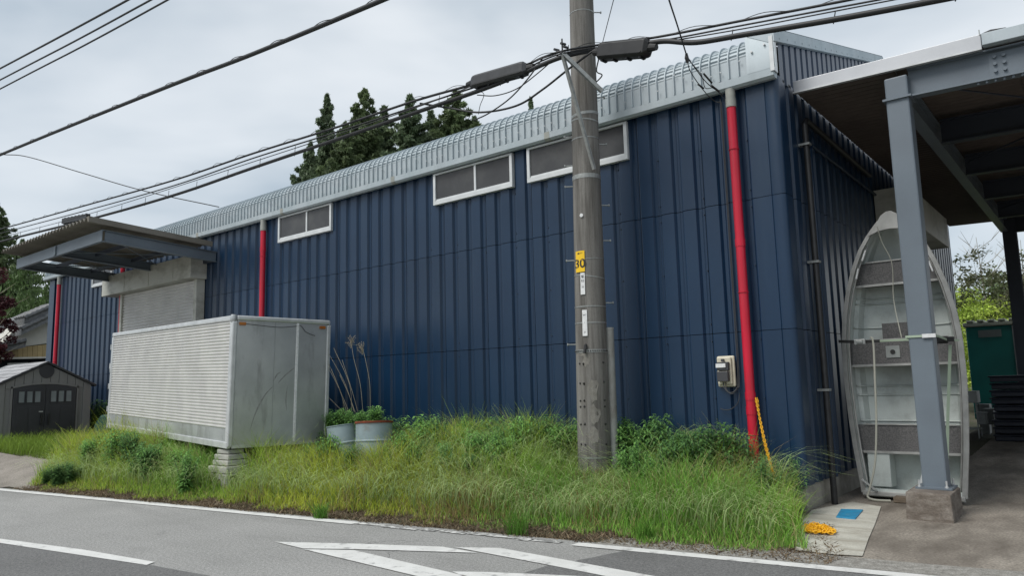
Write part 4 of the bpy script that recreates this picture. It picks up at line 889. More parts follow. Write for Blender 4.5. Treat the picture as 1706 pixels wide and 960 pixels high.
for ya, yb in ((.06, .70), (.703, 1.08), (1.12, WB-.05)):
    b = MB(); b.box(-.02, .004, ya, yb, .05, HBX-.075); b.build('end_panel', m_aluend, tb, local=True)
b = MB(); b.box(-.02, .018, 1.078, 1.122, .05, HBX-.075); b.build('door_post', m_white, tb, local=True, bevel=.005)
b = MB()
for z in np.arange(.1, 2.0, .045):
    for yy in (.075, .69, .715): b.tube([(.004, yy, z), (.0075, yy, z)], .0055, 5, cap=True)
for z in (.35, .62, .88, 1.1, 1.34, 1.62, 1.85, 2.04): b.tube([(.004, .82, z), (.009, .82, z)], .012, 6)
b.build('rivet', m_aluend, tb, local=True, kind='stuff')
b = MB(); b.box(-.02, .012, .05, WB-.05, .0, .05); b.build('bottom_rail', m_trim, tb, local=True)
for ya in (.085, WB-.20):
    b = MB(); b.box(.006, .03, ya, ya+.11, HBX-.155, HBX-.105); b.build('marker_lamp', m_amber, tb, local=True, bevel=.006)
for P_ in ([(.33, .25), (.42, .55), (.56, .82), (.70, .97)], [(.78, 1.02), (.92, 1.16), (1.06, 1.27)], [(.95, .55), (.93, .75), (.95, .98)], [(.70, 1.05), (.76, 1.16), (.82, 1.2)]):
    b = MB(); pts_ = spline([(.0055, y, z) for y, z in P_], 6); m_ = len(pts_); b.strip([p-Vector((0, .010*math.sin(PI*i/(m_-1)), -.004)) for i, p in enumerate(pts_)], [p+Vector((0, .012*math.sin(PI*i/(m_-1))+.001, -.006)) for i, p in enumerate(pts_)]); b.build('scratch', m_scr, tb, local=True)
b = MB(); b.tube(spline([(.012, .2, HBX-.13), (.014, .5, HBX-.15), (.014, .8, HBX-.16), (.014, 1.05, HBX-.13), (.016, 1.15, HBX-.12), (.016, 1.25, HBX-.22), (.016, 1.42, HBX-.28)], 6), .004, 4); b.build('lamp_wire', m_ink, tb, local=True)
b = MB()
for z in (.35, .85, 1.3, 1.72): b.box(-LB-.05, -LB-.018, -.035, .02, z, z+.12)
b.box(-LB-.012, -LB+.06, -.032, -.024, 1.22, 1.42); b.build('door_hinge', m_trim, tb, local=True, bevel=.004)
b = MB(); b.box(-LB+.02, -.02, .05, WB-.02, HBX-.03, HBX-.008); b.build('roof_skin', m_alu, tb, local=True)
# stepped concrete-like blocks under the box
def pier(x, y, s, label):
    z0 = float(gz(x, y))-.05; t = thing('support_block', (x, y, z0), label, 'support block', 'blocks under the truck box')
    H = .70-z0; hz_ = [0, .42, .60, .74, .88, 1.0]; ww = [.25, .25, .205, .19, .155, .145]
    for i in range(5):
        w0, w1 = ww[i]*s, (ww[i]*.96)*s; b = MB(); j = random.uniform(-.012, .012)
        if i == 0:
            for sg in (-1, 1): b.box(x-w0 if sg < 0 else x+w0*.35, x-w0*.35 if sg < 0 else x+w0, y-w0*.8, y+w0*.8, z0, z0+H*.40)
            b.box(x-w0, x+w0, y-w0*.78, y+w0*.78, z0+H*.27, z0+H*.42)
        else: b.box(x-w0+j, x+w0+j, y-w0*.8, y+w0*.8, z0+H*hz_[i]+.004, z0+H*hz_[i+1]-.004)
        b.build('block', m_block, t, bevel=.015)
pier(-11.08, 6.50, 1.12, 'stack of pale stepped blocks under the near corner of the truck box')
pier(-13.7, 6.85, .9, 'stack of pale stepped blocks half hidden in grass under the long side of the box')
pier(-17.0, 7.4, .9, 'stack of pale blocks hidden in grass under the far left end of the box')
pier(-10.9, 7.75, .9, 'stack of pale blocks under the wall side corner of the truck box')

# ------------------------------------------------------------------ drums with plants
def drum(x, y, z, r, h, lean, label, rust):
    t = thing('steel_drum', (x, y, z), label, 'drum', rot=lean)
    pr = [(r-.006, 0), (r, .01)]
    for zz in (h*.33, h*.66): pr += [(r, zz-.02), (r+.012, zz-.008), (r+.012, zz+.008), (r, zz+.02)]
    pr += [(r, h-.02), (r+.010, h-.012), (r+.010, h)]
    b = MB(); b.lathe(pr, n=36); b.build('drum_body', m_drum, t, local=True, autosmooth=40)
    b = MB(); b.lathe([(r+.010, h), (r-.008, h), (r-.008, .1)], n=36); b.build('rusty_lining', m_rust if rust else m_drum, t, local=True, autosmooth=40)
    if rust: b = MB(); b.lathe([(r+.012, h-.03), (r+.017, h-.012), (r+.014, h+.004), (r-.004, h+.004)], n=36); b.build('rusty_rim', m_rust, t, local=True, autosmooth=40)
    b = MB(); b.lathe([(r-.008, h-.16), (.0, h-.13)], n=36); b.build('soil', m_soil, t, local=True)
    return t
drum(-9.12, 7.78, .20, .285, .88, (math.radians(-3), math.radians(-3), 0), 'upright blue grey steel drum with rusty rim and weeds growing inside', True)
drum(-9.87, 7.90, .16, .285, .86, (math.radians(2), math.radians(-7), 0), 'leaning pale drum full of weeds between the box and the rusty drum', False)

# ------------------------------------------------------------------ resin garden shed
SX, SY0, SY1, SZ = -22.0, 6.42, 8.68, .36
sh_ = thing('garden_shed', (SX, 7.55, SZ), 'dark grey resin garden shed with arched double doors and light grey roof', 'shed')
ymid = (SY0+SY1)/2; EZ, RZ = 1.90, 2.48
b = MB(); b.prism([(SY0, SZ-.3), (SY1, SZ-.3), (SY1, EZ), (ymid, RZ-.02), (SY0, EZ)], 0, SX-3.0, SX-.03); b.build('shed_body', m_shed, sh_)
# vertical wall boards on the gable
yb_ = SY0; n_b = 11; bw = (SY1-SY0)/n_b
for i in range(n_b):
    y0 = SY0+i*bw+.006; y1 = y0+bw-.012
    zt = lambda q: EZ+(RZ-EZ)*(1-abs(q-ymid)/(ymid-SY0))-.03
    zb = SZ-.3
    if y1 > ymid-.80 and y0 < ymid+.80: zb = SZ+1.58-.10*(abs((y0+y1)/2-ymid)/.75)**2
    b = MB(); b.prism([(y0, zb), (y1, zb), (y1, zt(y1)), (y0, zt(y0))], 0, SX-.03, SX); b.build('wall_board', m_shed, sh_, bevel=.004)
def door(y0, y1, side):
    yc = lambda q: SZ+1.55-.10*(abs(q-ymid)/.75)**2
    b = MB(); ys = np.linspace(y0, y1, 7); b.prism([(y0, SZ+.05), (y1, SZ+.05)]+[(q, yc(q)) for q in ys[::-1]], 0, SX-.03, SX+.025)
    d = b.build('shed_door', m_shedd, sh_, bevel=.005)
    pw = (y1-y0-.18)/3
    for k_ in range(3):
        q = y0+.09+k_*pw; b = MB(); b.box(SX+.026, SX+.034, q+.03, q+pw-.03, SZ+1.10, SZ+1.38); b.build('pane', m_shedw, d)
        b = MB()
        for a0, a1, c0, c1 in ((q+.01, q+.03, SZ+1.08, SZ+1.40), (q+pw-.03, q+pw-.01, SZ+1.08, SZ+1.40), (q+.03, q+pw-.03, SZ+1.38, SZ+1.40), (q+.03, q+pw-.03, SZ+1.08, SZ+1.10)): b.box(SX+.025, SX+.042, a0, a1, c0, c1)
        b.build('window_frame', m_shedd, d)
    for k_ in range(2):
        q = y0+.09+k_*(y1-y0-.16)/2; w = (y1-y0-.22)/2; b = MB(); b.box(SX+.025, SX+.033, q, q+w, SZ+.16, SZ+.98); b.build('raised_panel', m_shedd, d, bevel=.006)
    if side < 0: b = MB(); b.box(SX+.03, SX+.06, y1-.14, y1-.05, SZ+.84, SZ+.865); b.build('hinge_plate', m_trim, d)
    b = MB(); hy = y1-.08 if side < 0 else y0+.08; b.box(SX+.03, SX+.07, hy-.02, hy+.02, SZ+.5, SZ+.8); b.build('handle', m_black, d, bevel=.008)
door(ymid-.74, ymid-.005, -1); door(ymid+.005, ymid+.74, 1)
b = MB(); q0 = [(q, SZ+1.57-.10*(abs(q-ymid)/.75)**2) for q in np.linspace(ymid-.80, ymid+.80, 15)]; b.strip([(SX+.02, q, z) for q, z in q0], [(SX+.02, q, z+.05) for q, z in q0]); b.strip([(SX-.02, q, z) for q, z in q0], [(SX+.02, q, z) for q, z in q0])
for a in (-.80, .76): b.box(SX-.01, SX+.02, ymid+a, ymid+a+.04, SZ, SZ+1.52)
b.build('door_frame', m_shed, sh_)
b = MB(); b.prism([(ymid+.18*math.cos(t), RZ-.20+(.17 if math.sin(t) > 0 else .20)*math.sin(t)) for t in np.linspace(0, 2*PI, 17)[:-1]], 0, SX+.0, SX+.03); b.build('gable_vent', m_shedd, sh_, bevel=.006)
# roof: shingle courses
for sg in (-1, 1):
    ye_ = ymid+sg*(ymid-SY0+.10)
    b = MB(); ez = EZ-.05; b.hexa([(SX-3.1, min(ye_, ymid), ez if sg < 0 else RZ), (SX+.08, min(ye_, ymid), ez if sg < 0 else RZ), (SX+.08, max(ye_, ymid), RZ if sg < 0 else ez), (SX-3.1, max(ye_, ymid), RZ if sg < 0 else ez)],
                     [(SX-3.1, min(ye_, ymid), (ez if sg < 0 else RZ)+.05), (SX+.08, min(ye_, ymid), (ez if sg < 0 else RZ)+.05), (SX+.08, max(ye_, ymid), (RZ if sg < 0 else ez)+.05), (SX-3.1, max(ye_, ymid), (RZ if sg < 0 else ez)+.05)])
    rf = b.build('shed_roof', m_shedd, sh_)
    for j in range(6):
        f0, f1 = j/6, (j+1)/6
        for i in range(8):
            xa = SX-3.08+i*.395+(.19 if j % 2 else 0); xb = min(xa+.385, SX+.06)
            if xb <= xa+.05: continue
            Y0 = ye_+(ymid-ye_)*f0; Y1 = ye_+(ymid-ye_)*(f1+.01); z0 = ez+.05+(RZ-ez)*f0; z1 = ez+.05+(RZ-ez)*f1
            b = MB(); lo_, hi_ = (Y0, Y1) if sg < 0 else (Y1, Y0); zl, zh = (z0, z1) if sg < 0 else (z1, z0); e_l, e_h = (.018, .004) if sg < 0 else (.004, .018)
            b.hexa([(xa, lo_, zl), (xb, lo_, zl), (xb, hi_, zh), (xa, hi_, zh)], [(xa, lo_, zl+e_l), (xb, lo_, zl+e_l), (xb, hi_, zh+e_h), (xa, hi_, zh+e_h)]); b.build('shingle', m_shedr, rf)

# ------------------------------------------------------------------ garden cart under a tarp
gc = thing('covered_cart', (-20.6, 8.9, .36), 'dark green hooded cart with a black wheel between shed and truck box', 'cart', rot=(0, 0, .3))
b = MB(); pr = [(-.55, .18), (.5, .18), (.62, .35), (.45, .62), (.1, .75), (-.35, .72), (-.58, .45)]; b.prism(pr, 1, -.35, .35); b.build('hood', m_tarp, gc, local=True, bevel=.05)
for yy in (-.40, .36):
    b = MB(); b.tube([(.42, yy, .2), (.42, yy+.06, .2)], .2, 20); w_ = b.build('wheel', m_black, gc, local=True)
    b = MB(); b.tube([(.42, yy-.008, .2), (.42, yy+.068, .2)], .08, 12); b.build('rim', m_greyobj, w_, local=True)

# ------------------------------------------------------------------ house beyond the warehouse end
hs = thing('tiled_house', (-46, 17, 0), 'old Japanese house with grey tiled gable roof, white plaster gable and tan boards', 'house')
HX, = (-42.0,)
def hp_(x, y): return at(x, y, 0, HX)
A_ = hp_(93, 505); Bq = hp_(25, 545)
def q2(x, y): p = hp_(x, y); return (p[1], p[2])
gbl = [q2(-60, 640), q2(98, 634), q2(98, 505), q2(20, 556), q2(-60, 612)]
b = MB(); b.prism([q2(0, 583), q2(110, 568), q2(118, 512), q2(88, 515), q2(25, 547), q2(8, 568)], 0, HX-8, HX); b.build('gable_wall', m_plaster, hs)
b = MB(); b.prism([q2(-40, 640), q2(110, 640), q2(110, 569), q2(-40, 588)], 0, HX-8, HX-.05); b.build('lower_wall', m_dark, hs)
for i in range(14):
    x0 = -12+i*8.2; b = MB(); b.prism([q2(x0, 596.5+.3), q2(x0+7.8, 595.6), q2(x0+7.8, 571.5+(100-x0-7.8)*.115), q2(x0, 571.5+(100-x0)*.115)], 0, HX-.04, HX+.06); b.build('wall_board', m_ybrd, hs)
b = MB(); b.prism([q2(-20, 600), q2(110, 597), q2(110, 594.5), q2(-20, 597)], 0, HX, HX+.5); b.build('sill_board', m_plaster, hs)
b = MB(); b.prism([q2(12, 608), q2(45, 607), q2(45, 604.5), q2(12, 605.5)], 0, HX, HX+.1); b.build('window_frame', m_alum, hs)
# tile roof strips following the rake
def rake(p, q, th, nm, depth=8):
    (y0, z0), (y1, z1) = q2(*p), q2(*q); n = 12
    b = MB(); b.prism([(y0, z0-.28), (y1, z1-.28), (y1, z1), (y0, z0)], 0, HX-depth, HX+.9); r = b.build(nm, m_tile, hs)
    for j in range(5):
        xx = HX+.9-j*.32; c = MB(); c.tube([(xx, y0+(y1-y0)*k/n, z0+(z1-z0)*k/n+.04+.03*(k % 2)) for k in range(n+1)], .12, 7); c.build('roof_tile_row', m_tile, r)
rake((25, 551), (96, 517), .2, 'roof'); rake((30, 533), (78, 512), .2, 'upper_roof', 3); rake((-20, 582), (32, 571), .2, 'lower_roof')
rake((76, 512), (96, 523), .2, 'upper_roof', 3)

# ------------------------------------------------------------------ things at the back of the yard
tz = .62; TX0, TX1, TY = None, None, 21.6
def qy(x, y, Y): p = at(x, y, 1, Y); return (p[0], p[2])
tl = thing('portable_toilet', (-2.2, 24.0, .7), 'dark teal portable toilet cabin with a pale ribbed roof behind the yard', 'portable toilet')
b = MB(); p0 = qy(1608, 546, 23.5); p1 = qy(1693, 541, 23.5); p2 = qy(1703, 705, 23.5); p3 = qy(1620, 705, 23.5)
b.box(p0[0], p1[0], 23.5, 24.7, .35, p0[1]); b.build('cabin', m_teal, tl, bevel=.04)
b = MB(); b.box(p0[0]-.05, p1[0]+.08, 23.42, 24.8, p0[1], p0[1]+.12); b.build('roof', m_toiletroof, tl, bevel=.03)
for i in range(5):
    xx = p0[0]+.05+i*(p1[0]-p0[0]-.2)/4; b = MB(); b.box(xx, xx+.16, 23.40, 24.8, p0[1]+.121, p0[1]+.18); b.build('roof_rib', m_toiletroof, tl, bevel=.02)
b = MB(); v0 = qy(1629, 551, 23.48); v1 = qy(1669, 561, 23.48); b.box(v0[0], v1[0], 23.47, 23.49, v1[1], v0[1]); vn = b.build('vent', m_vent, tl)
b = MB()
for k_ in range(5): zz = v1[1]+.02+k_*.035; b.box(v0[0]+.02, v1[0]-.02, 23.455, 23.468, zz, zz+.014)
b.build('vent_slat', m_greyobj, vn)
b = MB(); b.box(p1[0]-.10, p1[0]-.02, 23.44, 23.49, .4, p0[1]-.02); b.build('corner_post', m_greyobj, tl)
# stacked dark crates
c0 = at(1657, 708, 1, 17.5); zt = at(1660, 626, 1, 17.5)[2]; zb = float(gz(-1.6, 17.5))
n = 9
for i in range(n):
    za = zb+(zt-zb)*i/n; zc = zb+(zt-zb)*(i+1)/n; dx = random.uniform(-.02, .02); t = c0[0]+dx
    b = MB(); b.box(t, t+1.15, 17.5, 18.3, za+.012, zc-.04); b.box(t-.03, t+1.18, 17.47, 18.33, zc-.04, zc-.006)
    tag(b.build('crate', m_navy, None, bevel=.035), ['lowest', 'second from the bottom', 'third from the bottom', 'fourth from the bottom', 'middle', 'fourth from the top', 'third from the top', 'second from the top', 'topmost'][i]+' dark crate in the stack at the yard right edge', 'crate', 'stacked dark crates in the yard')
# small steel table
ft = thing('steel_table', (-2.5, 18.2, .2), 'small grey steel side table standing behind the boat edge', 'table')
def bx(px0, px1, py0, py1, Y, D): a = at(px0, py1, 1, Y); c = at(px1, py0, 1, Y); return (a[0], c[0], Y, Y+D, a[2], c[2])
zg = float(gz(-2.4, 17.9))
t_ = bx(1596, 1626, 652, 672, 17.9, .5); b = MB(); b.box(*t_); b.build('drawer_body', m_greyobj, ft, bevel=.006)
for xx in (t_[0]+.02, t_[1]-.03):
    for yy in (17.93, 18.35): b = MB(); b.bar((xx, yy, zg), (xx, yy, t_[4]), .025, .025); b.build('leg', m_greyobj, ft)
b = MB(); b.box(t_[0]+.02, t_[1]-.02, 17.95, 18.35, zg+.18, zg+.20); b.build('shelf', m_greyobj, ft)
for i, (x0, x1, y0, y1, Y, lab) in enumerate(((1628, 1642, 690, 708, 18.0, 'pale plastic bin beside the steel table'), (1641, 1655, 684, 708, 18.3, 'taller grey plastic bin left of the dark crates'), (1626, 1648, 674, 690, 18.8, 'folded grey bundle resting behind the plastic bins'))):
    q = bx(x0, x1, y0, y1, Y, .4); b = MB(); b.box(q[0], q[1], q[2], q[3], max(q[4], zg) if i < 2 else q[4], q[5]); 
    if i < 2: b.box(q[0]-.02, q[1]+.02, q[2]-.02, q[3]+.02, q[5], q[5]+.03)
    else: b.box(q[0]+.04, q[1]-.04, q[2]+.05, q[3]-.05, zg, q[4])
    tag(b.build('storage_bin', m_greyobj, None, bevel=.02), lab, 'bin')
# far clutter behind: pale post boards at the edge
b = MB()
for xx in (1590, 1594): p = at(xx, 600, 1, 20.5); b.tube([(p[0], 20.5, .3), (p[0]-.03, 20.5, 3.0)], .03, 6)
tag(b.build('leaning_poles', m_tarp), 'pair of dark green poles leaning at the warehouse far corner', 'poles')

# ------------------------------------------------------------------ foliage helpers
def colset(me, cols_per_face):
    ca = me.color_attributes.new('Col', 'FLOAT_COLOR', 'CORNER')
    cnt = np.empty(len(me.polygons), dtype=np.int32); me.polygons.foreach_get('loop_total', cnt)
    ca.data.foreach_set('color', np.repeat(np.concatenate([cols_per_face, np.ones((len(cols_per_face), 1))], 1), cnt, axis=0).astype(np.float32).ravel())
def np_mesh(name, V, Fq, mats, cols):
    me = bpy.data.meshes.new(name); me.vertices.add(len(V)); me.vertices.foreach_set('co', V.astype(np.float32).ravel())
    k = Fq.shape[1]; me.loops.add(Fq.size); me.loops.foreach_set('vertex_index', Fq.astype(np.int32).ravel())
    me.polygons.add(len(Fq)); me.polygons.foreach_set('loop_start', np.arange(0, Fq.size, k, dtype=np.int32)); me.polygons.foreach_set('loop_total', np.full(len(Fq), k, dtype=np.int32))
    me.update(calc_edges=True); me.materials.append(mats); colset(me, cols); return me
def leaf_quads(C, size, col, jit=.25, elong=1.6, updown=0.0, seed=0):
    g = np.random.default_rng(seed); n = len(C)
    a = g.normal(size=(n, 3)); a[:, 2] -= updown; a /= np.linalg.norm(a, axis=1)[:, None]
    r = g.normal(size=(n, 3)); r -= (r*a).sum(1)[:, None]*a; r /= np.linalg.norm(r, axis=1)[:, None]
    s = (size*g.uniform(.6, 1.3, n))[:, None]
    V = np.stack([C-a*s*elong*.5, C+r*s*.32, C+a*s*elong*.5, C-r*s*.32], 1).reshape(-1, 3)
    Fq = np.arange(4*n).reshape(n, 4)
    cols = np.clip(col*(1+g.uniform(-jit, jit, (n, 1))), 0, 1)
    return V, Fq, cols
def clump_cloud(centers, radii, per, seed):
    g = np.random.default_rng(seed); out = []
    for c, r in zip(centers, radii):
        d = g.normal(size=(per, 3)); d /= np.linalg.norm(d, axis=1)[:, None]
        out.append(c + d*(r*g.uniform(.35, 1, (per, 1)))*np.array([1, 1, .75]))
    return np.concatenate(out)
def cedar_mesh(h, w, seed, green, nb=110, leaf=.30, per=26):
    g = np.random.default_rng(seed); cs, rs = [], []; cols = []
    for i in range(nb):
        t = (i+.5)/nb; z = h*(.12+.88*t); R = w*(1-t)**.92*g.uniform(.3, 1.35); a = i*2.4+g.uniform(-.4, .4)
        m = 3 if R > .6 else 1
        for k in range(1, m+1):
            f_ = k/m; cs.append((R*f_*math.cos(a), R*f_*math.sin(a), z-.10*R*f_+.25*f_*f_*R)); rs.append((.13+.62*(1-t)**.6)*(1.15-.5*f_)); cols.append(green*g.uniform(.75, 1.2))
    P = clump_cloud(np.array(cs), np.array(rs), per, seed); cc = np.repeat(np.array(cols), per, axis=0)
    V, Fq, c = leaf_quads(P, leaf, cc, .3, 1.9, .3, seed); return np_mesh('crown', V, Fq, m_leaf, c)
def trunk_mesh(h, r, nl=10, reach=1.2, seed=0, m=None):
    g = random.Random(seed); b = MB(); b.tube([(0, 0, 0), (.05, 0, h*.3), (0, .04, h*.6), (0, 0, h*.93)], [r, r*.8, r*.5, r*.12], 8)
    for i in range(nl):
        z = h*(.15+.7*i/nl); a = i*2.4; l = reach*(1-.6*i/nl); b.tube([(0, 0, z), (l*.5*math.cos(a), l*.5*math.sin(a), z+.12*l), (l*math.cos(a), l*math.sin(a), z+.3*l)], [r*.3, r*.2, r*.06], 5)
    return b.mesh('trunk', m or m_bark)
def tree(name, loc, crown, trunk, label, cat='tree', group=None, s=(1, 1, 1), rz=0):
    t = thing(name, loc, label, cat, group, rot=(0, 0, rz)); t.scale = s
    for nm, me in (('crown', crown), ('trunk', trunk)):
        if me is None: continue
        o = bpy.data.objects.new(nm, me); COL.objects.link(o); o.parent = t
    return t
G1 = np.array([.150, .200, .115]); G2 = np.array([.165, .215, .105]); G3 = np.array([.10, .155, .055])
ced = [cedar_mesh(16, 4.2, 11, G1, 190, .17, 90), cedar_mesh(16, 5.6, 12, G2, 200, .17, 90), cedar_mesh(16, 5.0, 13, G1*1.1, 190, .17, 90)]; ctr = trunk_mesh(16, .25, 12, 1.8, 3)
YT = 38.0
for i, (px, py, YY, wsc, v, lab) in enumerate((
    (545, 158, 38, 1.2, 0, 'leftmost narrow cedar with a spiky top above the warehouse roof'),
    (607, 150, 38, 1.45, 1, 'tallest broad cedar, second from the left above the roof'),
    (683, 160, 38, 1.45, 2, 'third cedar from the left, behind the cable bundle'),
    (760, 152, 40, 1.5, 1, 'cedar at the right end of the row, left of the splice case'),
    (718, 186, 42, 1.5, 0, 'lower cedar filling the gap before the right end of the row'),
    (518, 238, 38, 1.1, 2, 'small cedar at the left foot of the cedar row'),
    (640, 178, 41, 1.5, 0, 'cedar half hidden between the second and third of the row'),
    (790, 196, 42, 1.2, 2, 'short cedar just left of the grey splice case, lowest of the row'),
    (576, 205, 36, 1.1, 1, 'short bushy cedar between the two left cedars'),
    (884, 164, 36, .62, 2, 'single cedar tip poking above the roof left of the pole'))):
    p = at(px, py, 1, YY); H = p[2]; s = H/16.0
    tree('cedar_tree', (p[0], YY, 0), ced[v], ctr, lab, 'tree', 'cedars behind the warehouse', (wsc, wsc, s), i*1.3)
# left: dark conifer and broad green trees behind the house
for i, (px, py, YY, wsc, v, lab) in enumerate((
    (-5, 338, 34, 1.7, 1, 'big dark conifer cut by the left edge of the photo'),
    (38, 400, 40, 1.7, 2, 'dark conifer right of the big one at the left edge'),)):
    p = at(px, py, 1, YY); tree('cedar_tree', (p[0], YY, 0), ced[v], ctr, lab, 'tree', 'conifers at the left edge', (wsc, wsc, p[2]/16), i*2+.7)
def broad_mesh(R, H, seed, green, nc=60, per=60, leaf=.16, zlo=.3):
    g = np.random.default_rng(seed); d = g.normal(size=(nc, 3)); d /= np.linalg.norm(d, axis=1)[:, None]; d *= g.uniform(.45, 1, (nc, 1))
    cs = d*np.array([R, R, H*(1-zlo)/2])+np.array([0, 0, H*(1+zlo)/2]); rs = g.uniform(.22, .42, nc)*R
    P = clump_cloud(cs, rs, per, seed); cc = np.repeat(green*g.uniform(.7, 1.3, (nc, 1)), per, axis=0)
    V, Fq, c = leaf_quads(P, leaf, cc, .3, 1.6, 0, seed); return np_mesh('crown', V, Fq, m_leaf, c)
br1 = broad_mesh(2.4, 7, 21, G3, 80, 80, .2, .1); br1t = trunk_mesh(6, .18, 9, 1.6, 5)
for i, (px, py, YY, s, lab) in enumerate(((75, 455, 26, .82, 'mid green bushy tree between the tiled house and the red downpipe'), (50, 430, 30, 1.0, 'broad green tree rising behind the tiled house roof'), (100, 470, 30, .9, 'green tree hidden partly by the leftmost red downpipe'))):
    p = at(px, py, 1, YY); tree('broadleaf_tree', (p[0], YY, 0), br1, br1t, lab, 'tree', 'green trees behind the house', (s, s, p[2]/7), i*1.9)
# red maple with bare twigs
mz = at(5, 460, 1, 13.0); mh = mz[2]
mp_ = broad_mesh(.95, mh, 31, np.array([.085, .022, .028]), 60, 120, .10, .22); b = MB(); g = random.Random(4)
b.tube([(0, 0, 0), (.1, 0, 1.2), (0, .1, mh*.6)], [.12, .1, .05], 8)
for i in range(16):
    a = i*2.4; z = mh*(.3+.035*i); l = 1.3; b.tube([(0, 0, z), (l*.5*math.cos(a), l*.5*math.sin(a), z+.4), (l*1.15*math.cos(a), l*1.15*math.sin(a), z+.85+g.random()*.5)], [.03, .018, .005], 5)
tree('maple_tree', (at(-12, 500, 1, 11.5)[0]-.2, 11.5, 0), mp_, b.mesh('trunk', m_stalk), 'dark red leaved maple with pale twigs at the left edge before the house', 'tree')
# right side shrubs and pale tree beyond the yard
brg = broad_mesh(1.5, 4.5, 41, np.array([.50, .62, .12]), 70, 80, .10, .05); brd = broad_mesh(1.6, 4.5, 42, np.array([.24, .31, .15]), 70, 80, .09, .05); bt2 = trunk_mesh(4, .09, 12, 1.2, 8)
for i, (px, py, YY, sx, me, lab) in enumerate(((1606, 470, 31, 1.1, brg, 'bright yellow green bush left of the teal toilet'), (1640, 485, 30, 1.0, brg, 'bright green bush just behind the teal toilet roof'), (1658, 440, 33, 1.3, brd, 'darker green shrub behind the toilet and rear column'),
    (1706, 425, 34, 1.4, brd, 'dark green tree at the right edge beyond the canopy'), (1585, 500, 36, 1.1, brg, 'yellow green bush seen between the boat and the warehouse corner'), (1690, 500, 30, 1.0, brg, 'light green bush right of the rear column'))):
    p = at(px, py, 1, YY); tree('shrub', (p[0], YY, .3), me, bt2, lab, 'shrub', 'shrubs beyond the yard', (sx, sx, (p[2]-.3)/4.5), i*1.1)
def bare(h, seed, n=26):
    g = random.Random(seed); b = MB()
    b.tube([(0, 0, 0), (.1, .05, h*.5), (0, 0, h)], [.05, .025, .006], 6)
    for i in range(n):
        z = h*(.25+.7*i/n); a = g.uniform(0, 2*PI); l = h*.32*(1-.6*i/n); p1 = (l*.5*math.cos(a), l*.5*math.sin(a), z+l*.35); p2 = (l*math.cos(a), l*math.sin(a), z+l*.9)
        b.tube([(0, 0, z), p1, p2], [.012, .008, .003], 4)
        for k in range(3): a2 = a+g.uniform(-1, 1); b.tube([p1, (p1[0]+l*.35*math.cos(a2), p1[1]+l*.35*math.sin(a2), p1[2]+l*.4)], [.006, .002], 4)
    return b.mesh('trunk', m_stalk)
btm = bare(6.5, 5); bl = broad_mesh(1.1, 6.2, 44, np.array([.11, .12, .06]), 70, 40, .09, .3)
for i, (px, py, YY, lab) in enumerate(((1626, 395, 30, 'thin bare twiggy tree in the gap beside the rear column'), (1700, 400, 31, 'sparse twiggy tree at the right edge behind the rear column'))):
    p = at(px, py, 1, YY); tree('sparse_tree', (p[0], YY, .3), bl, btm, lab, 'tree', 'sparse trees beyond the yard', (1, 1, (p[2]-.3)/6.5), i*2)

# ------------------------------------------------------------------ grass
def inverge(x, y): return (y > yl(x)+.26) & (y < WY-.03) & (x < -3.0+.0*y)
def blades(X, Y, H, Wd, lean, col_lo, col_hi, droop, segs=5, seed=1, name='grass', label='', dirb=None):
    g = np.random.default_rng(seed); n = len(X); Z = gz(X, Y)-.01
    a = g.uniform(0, 2*PI, n) if dirb is None else dirb+g.normal(0, .9, n)
    dx, dy = np.cos(a), np.sin(a); wa = g.uniform(0, PI, n); wx, wy = np.cos(wa), np.sin(wa)
    T = np.linspace(0, 1, segs+1); V = np.empty((n, segs+1, 2, 3))
    for i, t in enumerate(T):
        out = lean*H*(t**1.5) + droop*H*np.maximum(0, t-.55)**1.6*2.2; zz = H*(t - droop*np.maximum(0, t-.6)**2*2.0)
        wd = Wd*(1-.85*t**2) if True else Wd
        cx_, cy_ = X+dx*out, Y+dy*out
        for s_i, sg in enumerate((-1, 1)): V[:, i, s_i, 0] = cx_+sg*wx*wd/2; V[:, i, s_i, 1] = cy_+sg*wy*wd/2; V[:, i, s_i, 2] = Z+zz
    V = V.reshape(-1, 3); base = (np.arange(n)*(segs+1)*2)[:, None, None]; i_ = (np.arange(segs)*2)[None, :, None]
    Fq = (base+i_+np.array([0, 1, 3, 2])[None, None, :]).reshape(-1, 4)
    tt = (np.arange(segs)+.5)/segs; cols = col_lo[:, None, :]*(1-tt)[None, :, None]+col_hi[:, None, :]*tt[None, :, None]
    me = np_mesh(name, V, Fq, m_grass, cols.reshape(-1, 3)); o = bpy.data.objects.new(name, me); COL.objects.link(o)
    tag(o, label, 'grass', None, 'stuff'); return o
def noise2(x, y, s, seed):
    g = np.random.default_rng(seed); ph = g.uniform(0, 2*PI, (6, 1)); k = g.normal(size=(6, 2))*s
    return np.sin(k[:, :1]*x[None]+k[:, 1:]*y[None]+ph).mean(0)
def scatter(n, x0, x1, seed, f):
    g = np.random.default_rng(seed); X = g.uniform(x0, x1, n); Y = g.uniform(3.5, WY, n); m = f(X, Y); return X[m], Y[m]
def free(x, y):   # keep clear of the pole, box ends and drums
    c, s = math.cos(-.14), math.sin(-.14); u = (x+10.88)*c+(y-6.337)*s; v = -(x+10.88)*s+(y-6.337)*c
    inb = (u < .05) & (v > .12) & (v < 1.75) & (u > -6.7)
    return ~inb & (((x+5.5)**2+(y-8.5)**2) > .24**2) & (((x+9.12)**2+(y-7.78)**2) > .31**2) & (((x+9.87)**2+(y-7.9)**2) > .33**2)
gY = np.array([.48, .54, .07]); gG = np.array([.25, .48, .08]); gS = np.array([.42, .37, .17]); gB = np.array([.20, .32, .10])
